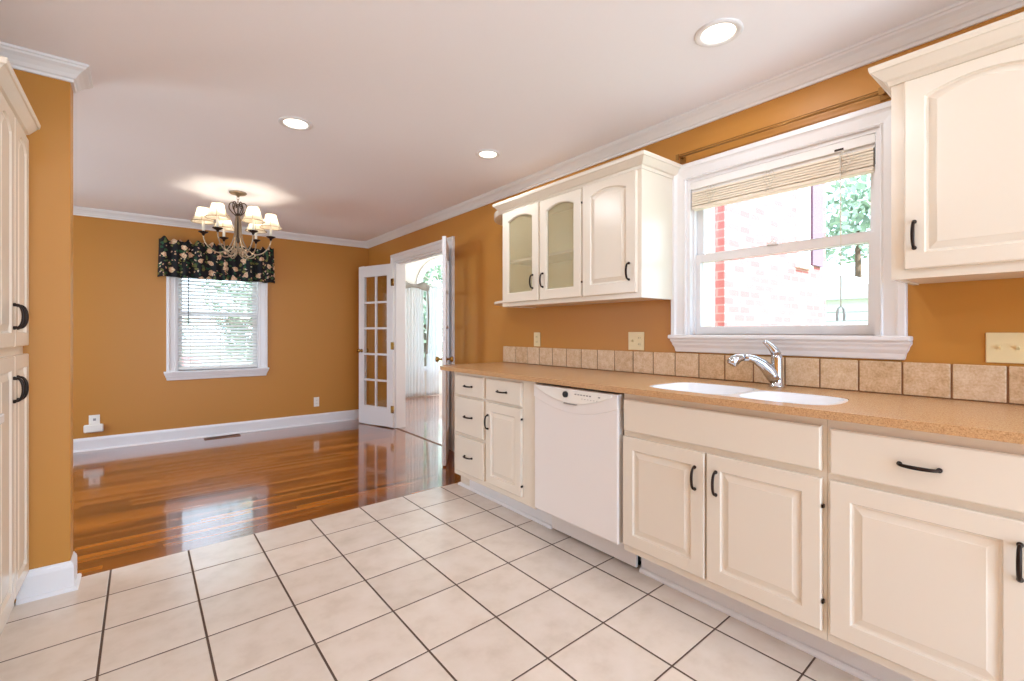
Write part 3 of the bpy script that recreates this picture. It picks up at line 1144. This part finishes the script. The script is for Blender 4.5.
u = thing('wall_cabinet', 'cream wall cabinet with two arched glass doors, left of the kitchen window', 'cabinet', (2.28, 2.17, 1.372), 'wall cabinets beside the kitchen window')
wall_cab(u, 1.545, 2.789, [1.968], [(1.545, 1.60), (1.945, 1.99), (2.335, 2.385), (2.735, 2.789)])
build('crown', sweep(MB(), [(2.438, 1.545), (UX, 1.545), (UX, 2.789), (2.438, 2.789)], CCR, xyz), M['cab'], u)
build('shelf', MB().box(UX + .045, 2.428, 1.98, 2.77, 1.70, 1.718), M['cab'], u)
add_door(u, 'R', UX, 2.766, 1.400, .399, .664, handle=(.345, .130), glass=True, rise=.030, st=.062, name='glass_door')
add_door(u, 'R', UX, 2.353, 1.400, .380, .664, handle=(.036, .130), hinges=[(.383, .09), (.383, .575)], glass=True, rise=.030, st=.062, name='glass_door')
add_door(u, 'R', UX, 1.963, 1.400, .393, .667, handle=(.350, .118), rise=.030, st=.064)
for z, th in ((1.400, .022), (2.076, .052)):
    P = [(2.436, 2.7905)] + [(2.436 - .30 * math.cos(PI / 2 * k / 14), 2.7905 + .35 * math.sin(PI / 2 * k / 14)) for k in range(15)]
    rows = [[(a, b, zz) for a, b in P] for zz in (z, z + th)]
    build('end_shelf', MB().grid(rows, False, closed_u=True, cap=True), M['cab'], u, bevel=.006)

u = thing('wall_cabinet', 'cream wall cabinet with an arched solid door, right of the kitchen window', 'cabinet', (2.28, .1, 1.372), 'wall cabinets beside the kitchen window')
wall_cab(u, -.42, .470, [], [(.40, .470), (.01, .05), (-.42, -.35)])
build('crown', sweep(MB(), [(2.438, -.42), (UX, -.42), (UX, .470), (2.438, .470)], CCR, xyz), M['cab'], u)
add_door(u, 'R', UX, .430, 1.404, .390, .660, handle=(.028, .117), rise=.030, st=.054)
add_door(u, 'R', UX, .018, 1.404, .390, .660, handle=(.362, .117), rise=.030, st=.054)

# ------------------------------------------------------------------ pantry at the left edge, small counter before it
PX = -.411
p = thing('pantry_cabinet', 'tall cream pantry cabinet with crown against the wing wall at the left edge', 'cabinet', (-.75, 2.6, 0))
build('body', MB().box(-1.11, PX, 2.34, YW - .003, .09, 2.075), M['cab'], p, bevel=.002)
build('plinth', MB().box(-1.11, PX - .022, 2.34, YW - .032, 0, .09), M['cab'], p)
build('crown', sweep(MB(), [(-1.11, 2.34), (PX, 2.34), (PX, YW - .002)], [(-n, d - .034) for n, d in CCR], xyz), M['cab'], p)
add_door(p, 'L', PX, 2.648, 1.125, .285, .905, handle=(.03, .12), rise=.04, st=.055, name='upper_door')
add_door(p, 'L', PX, 2.350, 1.125, .290, .905, handle=(.260, .12), rise=.04, st=.055, name='upper_door')
add_door(p, 'L', PX, 2.648, .13, .285, .96, handle=(.03, .83), st=.055, name='lower_door')
add_door(p, 'L', PX, 2.350, .13, .290, .96, handle=(.260, .83), st=.055, name='lower_door')
b = thing('base_cabinet', 'white base cabinet edge in front of the pantry at the far left edge', 'cabinet', (-.75, 2.0, 0))
build('body', MB().box(-1.11, -.435, 1.3, 2.30, .1, .880), M['cab'], b, bevel=.002)
build('toe_kick', MB().box(-1.11, -.50, 1.3, 2.30, 0, .1), M['cab'], b)
add_door(b, 'L', -.435, 1.81, .12, .48, .72, handle=(.04, .6))
add_door(b, 'L', -.435, 1.31, .12, .48, .72, handle=(.44, .6))
tag(build('countertop', MB().box(-1.11, -.362, 1.28, 2.285, .8805, .912), M['porc'], bevel=.004), 'white counter end in front of the tall pantry at the left edge', 'countertop')

# ------------------------------------------------------------------ blinds
b = thing('window_blind', 'cream slatted blind pulled up into a stack at the top of the kitchen window', 'blind', (XR + .03, 1.02, 1.88), 'window blinds')
ya_, yb_ = .598, 1.449
build('valance', MB().box(XR + .002, XR + .014, ya_ - .003, yb_ + .0015, 1.990, 2.0315), M['blind'], b, bevel=.003)
build('headrail', MB().box(XR + .017, XR + .058, ya_, yb_, 1.975, 2.028), M['blind'], b)
mb = MB()
rs = random.Random(3)
for k in range(6):
    z = 1.899 + k * .0128
    sag = rs.uniform(-.003, .003)
    mb.box(XR + .008 + sag, XR + .056 + sag, ya_ + .006, yb_ - .006, z, z + .0098)
build('slats', mb, M['blind_c'], b)
build('bottom_rail', MB().box(XR + .006, XR + .056, ya_ + .006, yb_ - .006, 1.876, 1.895), M['blind_c'], b, bevel=.004)
mb = MB()
for y in (.70, 1.025, 1.33):
    mb = MB()
    for k in range(4):
        pts = [(XR + .004 - .004 * math.sin(PI * q / 6), y + .012 * (k - 1.5) + .01 * math.sin(q + k), 1.885 + q * .015) for q in range(8)]
        mb.tube(pts, .0012, 5)
    build('ladder_cord', mb, M['cord'], b)
mb = MB().tube([(XR + .001, .722, 1.985), (XR + .001, .720, 1.6), (XR + .001, .720, 1.30)], .0022, 6)
pc = build('pull_cord', mb, M['cord'], b)
mb = MB()
for sg in (-1, 1):
    mb.tube([(XR + .001, .720, 1.30), (XR - .001, .720 + sg * .010, 1.288), (XR - .001, .720 + sg * .014, 1.262), (XR - .001, .720 + sg * .013, 1.235)], [.002, .0045, .0055, .005], 8)
build('tassel', mb, M['tassel'], pc)
mb = MB().box(XR - .004, XR + .004, .585, .592, 1.93, 2.02)
build('end_clip', MB().box(XR + .003, XR + .03, .590, .5975, 1.90, 2.02), M['wand'], b)
build('cord_lock', MB().box(XR + .0, XR + .004, .71, .745, 1.994, 2.003), M['bronze'], b)

b = thing('window_blind', 'white slatted blind let down over the dining room window', 'blind', (.69, YB + .03, .78), 'window blinds')
xa, xb = .312, 1.076
mb = MB()
zz = .80
while zz < 1.98:
    # slats tilted slightly open
    rows = []
    for q in range(5):
        t = -1 + q / 2
        y = YB + .030 + .021 * t
        z = zz + .012 * t + .003 * (1 - t * t)
        rows.append([(xa, y, z), (xb, y, z)])
    rows2 = [[(a, y, z - .0028) for a, y, z in r] for r in rows]
    mb.grid(rows + rows2[::-1], False, closed_v=True)
    zz += .038
build('slats', mb, M['blind'], b)
build('bottom_rail', MB().box(xa, xb, YB + .008, YB + .052, .766, .786), M['blind'], b, bevel=.004)
build('headrail', MB().box(xa - .003, xb + .003, YB + .004, YB + .056, 1.99, 2.038), M['blind'], b)
for x in (.42, .70, .98):
    build('ladder_cord', MB().tube([(x, YB + .004, .786), (x, YB + .004, 1.99)], .0016, 5), M['cord'], b)
build('wand', MB().tube([(.402, YB - .004, 1.99), (.400, YB - .008, 1.27)], .005, 8), M['wand'], b)

# ------------------------------------------------------------------ valance over the dining window
def valance():
    nx, nz = 220, 22
    rs = random.Random(11)
    ph = [rs.uniform(0, 6.28) for _ in range(6)]
    front = []
    for j in range(nz + 1):
        v = j / nz
        row = []
        for i in range(nx + 1):
            u = i / nx
            flare = .012 * (1 - v) ** 1.3
            x = .138 + 1.115 * u + (u - .5) * 2 * flare
            g = math.sin(u * 62 + ph[0] + 1.2 * math.sin(u * 17 + ph[1]))
            g2 = math.sin(u * 34 + ph[2] + math.sin(u * 11 + ph[3]))
            ztop = 2.158 + .022 * abs(math.sin(u * 34 + ph[4])) + .013 * math.sin(u * 97 + ph[5]) + .030 * (abs(u - .5) * 2) ** 8
            zbot = 1.772 + .006 * g2
            z = zbot + (ztop - zbot) * v
            amp = .022 + .012 * (1 - v) + (.014 if v > .9 else 0)
            if .80 < v < .90:
                amp *= .5
            y = YB - .075 + amp * (.6 * g + .4 * g2) - (.010 * (1 - v))
            e = min(u, 1 - u)
            if e < .02:
                y += (1 - e / .02) * .055
            row.append((x, y, z))
        front.append(row)
    return MB().grid(front, True)


vb = build('valance', valance(), M['floral'])
sm = vb.modifiers.new('solidify', 'SOLIDIFY')
sm.thickness = .004
tag(vb, 'dark floral gathered valance hanging over the dining room window', 'valance')

# curtain rod over kitchen window
r = thing('curtain_rod', 'thin bronze curtain rod on brackets above the kitchen window', 'curtain rod', (2.39, 1.02, 2.17))
build('rod', MB().tube([(2.385, .54, 2.168), (2.385, 1.50, 2.174)], .0055, 8), M['rod'], r)
build('upper_rod', MB().tube([(2.40, .54, 2.186), (2.40, 1.50, 2.192)], .0025, 6), M['rod'], r)
for y in (1.492, .56):
    mb = MB().box(2.434, 2.4395, y - .018, y + .018, 2.155, 2.20).box(2.378, 2.434, y - .008, y + .008, 2.176, 2.184).box(2.376, 2.382, y - .010, y + .010, 2.158, 2.19)
    build('bracket', mb, M['rod'], r, bevel=.0015)

# ------------------------------------------------------------------ outlets and switches
def plate_r(name, label, cat, y0, y1, z0, z1, m, kind, x=2.44):
    c = thing(name, label, cat, (x, (y0 + y1) / 2, z0), 'wall outlets' if cat == 'outlet' else None)
    build('cover_plate', MB().box(x - .006, x - .0005, y0, y1, z0, z1), m, c, bevel=.003)
    zc = (z0 + z1) / 2
    for k in kind:
        t, yc = k
        if t == 'duplex':
            for dz_ in (-.02, .02):
                so = build('socket', MB().box(x - .0085, x - .005, yc - .014, yc + .014, zc + dz_ - .0145, zc + dz_ + .0145), m, c, bevel=.003)
                mb = MB().box(x - .0092, x - .0084, yc - .007, yc - .005, zc + dz_ - .005, zc + dz_ + .006).box(x - .0092, x - .0084, yc + .005, yc + .007, zc + dz_ - .005, zc + dz_ + .006)
                build('slots', mb, M['slot'], so)
        elif t == 'toggle':
            mb = MB().box(x - .007, x - .005, yc - .006, yc + .006, zc - .013, zc + .013)
            v = [(x - .007, yc - .004, zc - .006), (x - .007, yc + .004, zc - .006), (x - .007, yc + .004, zc + .006), (x - .007, yc - .004, zc + .006),
                 (x - .018, yc - .0035, zc + .004), (x - .018, yc + .0035, zc + .004), (x - .018, yc + .0035, zc + .010), (x - .018, yc - .0035, zc + .010)]
            mb.add(v, [(0, 1, 2, 3), (4, 7, 6, 5), (0, 4, 5, 1), (1, 5, 6, 2), (2, 6, 7, 3), (3, 7, 4, 0)])
            build('toggle', mb, m, c)
    return c


plate_r('wall_outlet', 'ivory outlet on the tan wall below the glass-door cabinet', 'outlet', 2.720, 2.794, 1.070, 1.180, M['ivory'], [('duplex', 2.757)])
plate_r('wall_outlet', 'wide ivory two-gang outlet and switch plate left of the window sill', 'outlet', 1.757, 1.876, 1.070, 1.184, M['ivory'], [('duplex', 1.790), ('toggle', 1.842)])
plate_r('light_switch', 'ivory switch plate with toggles right of the window, under the solid wall cabinet', 'switch', .098, .264, 1.072, 1.182, M['ivory'], [('toggle', .228), ('toggle', .182), ('toggle', .136)])

c = thing('wall_outlet', 'white outlet low on the back wall beside the open french door', 'outlet', (1.755, YB, .225), 'wall outlets')
build('cover_plate', MB().box(1.722, 1.788, YB - .006, YB - .0005, .225, .345), M['plast'], c, bevel=.002)
for z in (.265, .305):
    build('socket', MB().box(1.741, 1.769, YB - .0085, YB - .005, z - .014, z + .014), M['plast'], c)
    build('slots', MB().box(1.748, 1.750, YB - .0092, YB - .008, z - .005, z + .006).box(1.760, 1.762, YB - .0092, YB - .008, z - .005, z + .006), M['slot'], c.children[-1])
c = thing('wall_jack', 'white jack plate with a plugged-in box, low on the back wall by the wing wall', 'wall jack', (-.375, YB, .18))
build('cover_plate', MB().box(-.418, -.334, YB - .007, YB - .0005, .245, .352), M['plast'], c, bevel=.002)
build('plug', MB().box(-.386, -.364, YB - .010, YB - .006, .295, .318), M['appl2'], c)
build('box', MB().box(-.455, -.303, YB - .045, YB - .0075, .183, .262), M['plast'], c, bevel=.014, seg=3)

# floor register
c = thing('floor_vent', 'brown slotted floor register in the wood floor beneath the dining window', 'vent', (.7, 6.135, 0))
build('frame', MB().box(.535, .88, 6.085, 6.10, 0, .006).box(.535, .88, 6.175, 6.19, 0, .006).box(.535, .55, 6.10, 6.175, 0, .006).box(.865, .88, 6.10, 6.175, 0, .006), M['vent'], c)
mb = MB().box(.55, .865, 6.10, 6.175, 0.0004, .001)
build('backing', mb, M['black'], c)
mb = MB()
for k in range(15):
    mb.box(.557 + k * .021, .565 + k * .021, 6.10, 6.175, .001, .005)
mb.box(.55, .865, 6.135, 6.14, .001, .005)
build('louvers', mb, M['vent'], c)

# ------------------------------------------------------------------ ceiling lights
def can(x, y, label, power, r=.092):
    c = thing('recessed_light', label, 'ceiling light', (x, y, ZC), 'recessed ceiling lights')
    build('trim_ring', MB().lathe([(r, 0), (r, -.004), (r - .008, -.008), (r - .024, -.006), (r - .028, -.002), (r - .028, 0)], (x, y, ZC), 'z', 36, cap=False), M['trim'], c)
    build('lens', MB().lathe([(r - .028, -.0015), (r - .034, -.004), (.02, -.007), (.001, -.0075)], (x, y, ZC), 'z', 36), M['lens'], c)
    l = bpy.data.lights.new('can_lamp', 'SPOT')
    l.energy = power
    l.color = (.90, .95, 1.0)
    l.spot_size = math.radians(180)
    l.spot_blend = .25
    l.shadow_soft_size = .06
    o = bpy.data.objects.new('can_lamp', l)
    COL.objects.link(o)
    o.location = (x, y, ZC - .02)
    return c


can(1.847, .972, 'large lit recessed ceiling light above the sink, nearest of the three', 12)
can(.706, 2.933, 'lit recessed ceiling light in mid ceiling, nearest the chandelier', 18)
can(1.863, 2.617, 'lit recessed ceiling light in front of the glass-door wall cabinet', 15, .085)


def unseen_can(x, y, power):
    t = sempty('trim_%d' % (7 + len([o for o in bpy.data.objects if o.name.startswith('trim_') and o.type == 'EMPTY'])), (x, y, ZC))  # root of an unseen ceiling lamp, not a moulding
    build('trim_ring', MB().lathe([(.092, 0), (.092, -.004), (.084, -.008), (.068, -.006), (.064, -.002), (.064, 0)], (x, y, ZC), 'z', 36, cap=False), M['trim'], t)
    build('lens', MB().lathe([(.064, -.0015), (.058, -.004), (.02, -.007), (.001, -.0075)], (x, y, ZC), 'z', 36), M['lens'], t)
    l = bpy.data.lights.new('can_lamp', 'SPOT')
    l.energy = power
    l.color = (.90, .95, 1.0)
    l.spot_size = math.radians(180)
    l.spot_blend = .25
    l.shadow_soft_size = .06
    o = bpy.data.objects.new('can_lamp', l)
    COL.objects.link(o)
    o.location = (x, y, ZC - .02)


unseen_can(-.42, 1.0, 20)
unseen_can(.74, .74, 10)                            # out-of-frame recessed light, inferred from the cabinet door highlight
unseen_can(.72, -1.2, 20)  # unseen lamp added behind the camera to brighten the kitchen
unseen_can(1.9, -.9, 20)  # second added lamp, also out of view, for more fill

# ------------------------------------------------------------------ chandelier
CHX, CHY = .659, 4.707
ch = thing('chandelier', 'bronze six-arm chandelier with small cream shades, hanging before the dining window', 'chandelier', (CHX, CHY, ZC))
CO = Vector((CHX, CHY, -.024))
build('canopy', MB().lathe([(.068, 0), (.068, -.008), (.058, -.016), (.030, -.024), (.012, -.030), (.010, -.040), (.001, -.042)], (CHX, CHY, ZC), 'z', 28), M['iron2'], ch)
mb = MB()
for k in range(3):
    z = 2.381 - k * .022
    pts = []
    for q in range(13):
        a = 2 * PI * q / 12
        e = Vector((math.cos(a) * .008, 0, math.sin(a) * .016)) if k % 2 == 0 else Vector((0, math.cos(a) * .008, math.sin(a) * .016))
        pts.append(CO + Vector((0, 0, z)) + e)
    mb.tube(pts, .0022, 6, cap=False)
build('chain', mb, M['iron2'], ch)
build('column', MB().lathe([(.001, 2.335), (.006, 2.33), (.006, 2.25), (.018, 2.245), (.024, 2.235), (.018, 2.222), (.009, 2.215), (.009, 2.06), (.014, 2.05), (.018, 2.03), (.012, 2.0), (.006, 1.985), (.001, 1.98)], (CHX, CHY, -.024), 'z', 16), M['iron'], ch)
lampz = 2.062
offs = math.radians(38.4)


def spline(P, n=6):
    P = [Vector(p) for p in P]
    out = []
    for i in range(len(P) - 1):
        p0, p1, p2, p3 = P[max(i - 1, 0)], P[i], P[i + 1], P[min(i + 2, len(P) - 1)]
        for k in range(n):
            t = k / n
            out.append(0.5 * ((2 * p1) + (p2 - p0) * t + (2 * p0 - 5 * p1 + 4 * p2 - p3) * t * t + (3 * p1 - p0 - 3 * p2 + p3) * t ** 3))
    out.append(P[-1])
    return out


for k in range(6):
    # angles measured from the camera's viewing axis so that two shades stand front and back
    th = math.radians(90 + 60 * k - 4) - YAW
    er = Vector((math.cos(th), math.sin(th), 0))
    R_ = .256

    def Q(r, z):
        return CO + er * r + Vector((0, 0, z))
    mb = MB().tube(spline([Q(.014, 2.225), Q(.022, 2.15), Q(.026, 2.07), Q(.045, 1.99), Q(.085, 1.925), Q(.14, 1.895), Q(.195, 1.915), Q(.24, 1.97), Q(R_, 2.03), Q(R_, 2.05)]), .0052, 8)
    mb.tube(spline([Q(.085, 1.925), Q(.055, 1.895), Q(.045, 1.92), Q(.06, 1.945)], 5), .004, 6)
    mb.tube(spline([Q(.14, 1.895), Q(.115, 1.866), Q(.075, 1.862), Q(.03, 1.885), Q(.012, 1.92), Q(.006, 1.985)], 5), .004, 6)
    arm = build('arm', mb, M['iron2'], ch)
    mb = MB().tube(spline([Q(.014, 2.225), Q(.040, 2.25), Q(.066, 2.285), Q(.064, 2.325), Q(.044, 2.342), Q(.026, 2.328), Q(.028, 2.306), Q(.042, 2.304)], 5), .0042, 6)
    build('scroll', mb, M['iron'], ch)
    c0 = Q(R_, 0)
    build('candle_cup', MB().lathe([(.006, 2.030), (.010, 2.036), (.012, 2.046), (.034, 2.058), (.040, 2.066), (.036, 2.066), (.012, 2.058), (.012, 2.072), (.001, 2.072)], tuple(c0), 'z', 16), M['bronze'], arm)
    build('candle_sleeve', MB().lathe([(.0105, 2.066), (.0105, 2.160), (.001, 2.162)], tuple(c0), 'z', 12), M['candle'], arm)
    build('bulb', MB().lathe([(.006, 2.160), (.010, 2.172), (.013, 2.185), (.009, 2.205), (.001, 2.22)], tuple(c0), 'z', 12), M['bulb'], arm)
    prof = [(.088, 2.146), (.074, 2.168), (.062, 2.198), (.052, 2.232), (.045, 2.264)]
    sh = build('shade', MB().lathe(prof, tuple(c0), 'z', 24, cap=False), M['shade'], arm)
    mb = MB()
    for rr, zz in ((.0885, 2.147), (.0455, 2.264)):
        mb.tube([c0 + Vector((rr * math.cos(q), rr * math.sin(q), zz)) for q in [2 * PI * i / 24 for i in range(25)]], .0028, 5, cap=False)
    for i in range(6):
        q = 2 * PI * i / 6 + .3
        mb.tube([c0 + Vector((r0 * 1.012 * math.cos(q), r0 * 1.012 * math.sin(q), z_)) for r0, z_ in prof], .0018, 4)
    build('piping', mb, M['shade_trim'], sh)
    l = bpy.data.lights.new('candle_lamp', 'POINT')
    l.energy = 1.1
    l.color = (1.0, .88, .72)
    l.shadow_soft_size = .012
    o = bpy.data.objects.new('candle_lamp', l)
    COL.objects.link(o)
    o.location = c0 + Vector((0, 0, 2.225))

# ------------------------------------------------------------------ sunroom: sheer curtains on a rod, scarf
def curtain(name, label, x0, x1, z0, z1, y, m, nw, seed, thick=.03):
    rs = random.Random(seed)
    p0, p1 = rs.uniform(0, 6), rs.uniform(0, 6)
    rows = []
    for j in range(25):
        v = j / 24
        row = []
        for i in range(121):
            u = i / 120
            a = thick * (1 + .5 * (1 - v))
            row.append((x0 + (x1 - x0) * u + .01 * math.sin(v * 3 + u * 9), y + a * math.sin(u * nw * 2 * PI + p0 + .6 * math.sin(v * 2 + p1)) * .6, z0 + (z1 - z0) * v))
        rows.append(row)
    o = build(name, MB().grid(rows, True), m)
    s_ = o.modifiers.new('solidify', 'SOLIDIFY')
    s_.thickness = .002
    return tag(o, label, 'curtain', 'sunroom sheer curtains')


curtain('sheer_curtain', 'white sheer curtain nearest the door jamb in the sunroom beyond', 3.55, 4.06, .01, 2.03, 7.72, M['sheer'], 9, 1)
curtain('sheer_curtain', 'narrow gathered white sheer curtain left of the bright sunroom glass', 4.10, 4.36, .01, 2.03, 7.73, M['sheer'], 5, 2)
c = thing('curtain_rod', 'pale curtain rod across the arched sunroom window', 'curtain rod', (AX, 7.72, 2.04))
build('rod', MB().tube([(3.45, 7.72, 2.045), (5.7, 7.72, 2.045)], .012, 10), M['trim'], c)
for x in (3.43, 5.72):
    build('finial', MB().ball((x, 7.72, 2.045), .028), M['trim'], c)
for x in (3.5, 5.65):
    build('bracket', MB().box(x - .01, x + .01, 7.72, 7.869, 2.03, 2.06), M['trim'], c)
rows = []
for j in range(9):
    v = j / 8
    row = []
    for i in range(41):
        u = i / 40
        x = 3.5 + .62 * u
        zc = 2.055 - .05 * math.sin(u * PI * 1.0) - (.35 * max(0, u - .75) ** 1.2)
        row.append((x, 7.66 - .03 * math.sin(v * PI) + .012 * math.sin(u * 20 + v * 5), zc + (.5 - v) * (.10 + .05 * math.sin(u * 9))))
    rows.append(row)
mb = MB().grid(rows, True)
tail = []
for i in range(25):
    v = i / 24
    tail.append([(4.085 + .02 * math.sin(v * 4) + .035 * t, 7.655 + .015 * math.sin(t * 6 + v * 3), 2.03 - 1.25 * v) for t in (-.5, -.25, 0, .25, .5)])
mb.grid(tail, True)
o = build('scarf_swag', mb, M['scarf'])
o.modifiers.new('solidify', 'SOLIDIFY').thickness = .003
tag(o, 'grey scarf swag looped over the sunroom curtain rod', 'scarf')

# ------------------------------------------------------------------ outdoors
ground = build('ground', MB().box(-60, 60, -60, 60, -.5, -.4), M['lawn'])
struct(ground)
h = thing('brick_house', 'red brick house wing with white trim seen through the kitchen window', 'building', (5.3, 2.7, -.4))
build('wall', MB().box(4.05, 6.5, 2.075, 3.25, -.4, 4.2), M['brick'], h)
mb = MB().box(4.00, 4.06, 2.16, 3.25, -.4, 4.2)
build('corner_board', mb, M['siding'], h)
wn = build('window_trim', MB().box(5.62, 5.95, 2.05, 2.08, 1.93, 3.4).box(5.60, 5.97, 2.03, 2.08, 1.89, 1.93), M['siding'], h)
build('pane', MB().box(5.70, 5.90, 2.045, 2.052, 1.98, 3.3), M['pane_dark'], wn)
build('shutter', MB().box(6.0, 6.32, 2.04, 2.08, 1.95, 3.4), M['shutter'], h)
mb = MB()
for k in range(2):
    mb.box(4.08 + k * 0, 4.2, 1.95 - k * .2, 2.0, -.4, -.39)
build('roof', MB().box(3.9, 6.7, 1.9, 3.25, 4.2, 4.35), M['roof'], h)
po = thing('porch', 'white porch post and arch beside the brick wing, through the kitchen window', 'porch', (4.2, 2.6, -.4))
build('post', MB().box(3.55, 3.65, 2.16, 2.26, -.4, 2.05), M['siding'], po)
pts = [(3.6 + .33 * (1 - math.cos(PI / 2 * k / 10)), 2.21, 2.05 + .45 * math.sin(PI / 2 * k / 10)) for k in range(11)]
build('arch', MB().tube(pts, .045, 8), M['siding'], po)
build('rail', MB().box(3.65, 3.98, 2.19, 2.23, .62, .68).box(3.65, 3.98, 2.19, 2.23, -.1, -.05), M['siding'], po)

s = thing('far_house', 'pale sided house far off at the right of the kitchen window', 'building', (17, 3.9, -.4))
mb = MB().box(14, 19, 3.0, 7.0, -.4, 2.0)
build('wall', mb, M['siding'], s)
mb = MB()
for k in range(10):
    mb.box(13.97, 14.0, 3.0, 7.0, -.3 + k * .22, -.29 + k * .22)
build('siding_lap', mb, M['appl2'], s)
v = [(13.7, 2.7, 2.0), (19.3, 2.7, 2.0), (19.3, 7.3, 2.0), (13.7, 7.3, 2.0), (13.7, 5.0, 3.0), (19.3, 5.0, 3.0)]
build('roof', MB().add(v, [(0, 1, 5, 4), (2, 3, 4, 5), (0, 4, 3), (1, 2, 5), (0, 3, 2, 1)]), M['roof'], s)


def tree(name, label, x, y, zbase, h_, r, seed, n=900, leaf=.09, low=.35):
    t = thing(name, label, 'tree', (x, y, zbase), 'garden trees' if name == 'garden_tree' else None)
    rs = random.Random(seed)
    build('trunk', MB().tube([(x, y, zbase), (x + .05, y, zbase + h_ * .3), (x - .04, y + .03, zbase + h_ * .75)], [r * .12, r * .09, r * .03], 8), M['bark'], t)
    mb = MB()
    lobes = [(Vector((x + rs.uniform(-.55, .55) * r, y + rs.uniform(-.55, .55) * r, zbase + h_ * rs.uniform(low, .85))), r * rs.uniform(.4, .62)) for _ in range(9)]
    for k in range(n):
        c, rr = rs.choice(lobes)
        d = Vector((rs.gauss(0, 1), rs.gauss(0, 1), rs.gauss(0, 1))).normalized()
        p = c + d * rr * rs.uniform(.7, 1.0)
        a = Vector((rs.gauss(0, 1), rs.gauss(0, 1), rs.gauss(0, 1))).normalized()
        b = a.cross(d)
        if b.length < .01:
            continue
        b.normalize()
        s_ = leaf * rs.uniform(.6, 1.3)
        mb.add([p - a * s_, p + b * s_ * .5, p + a * s_, p - b * s_ * .5], [(0, 1, 2, 3)])
    build('crown', mb, M['leaf'], t)
    return t


tree('leafy_tree', 'leafy tree showing above the far house, top right of the kitchen window', 22.0, 5.9, -.4, 8.4, 1.7, 5, 900, .2, .6)
tree('garden_tree', 'green tree behind the left half of the dining window blind', -.9, 11.5, -.4, 4.6, 1.7, 6, 1500, .13, .25)
tree('garden_tree', 'green tree behind the right half of the dining window blind', 2.6, 12.4, -.4, 5.0, 1.5, 8, 1500, .13, .25)
tree('garden_tree', 'green tree beyond the arched sunroom window', 6.6, 12.4, -.4, 5.5, 1.8, 9, 1500, .13, .25)
g = build('garden_wall', MB().box(-.6, .75, 8.9, 9.1, -.4, .80), M['brick'])
tag(g, 'low red brick garden wall behind the foot of the dining window blind', 'wall')
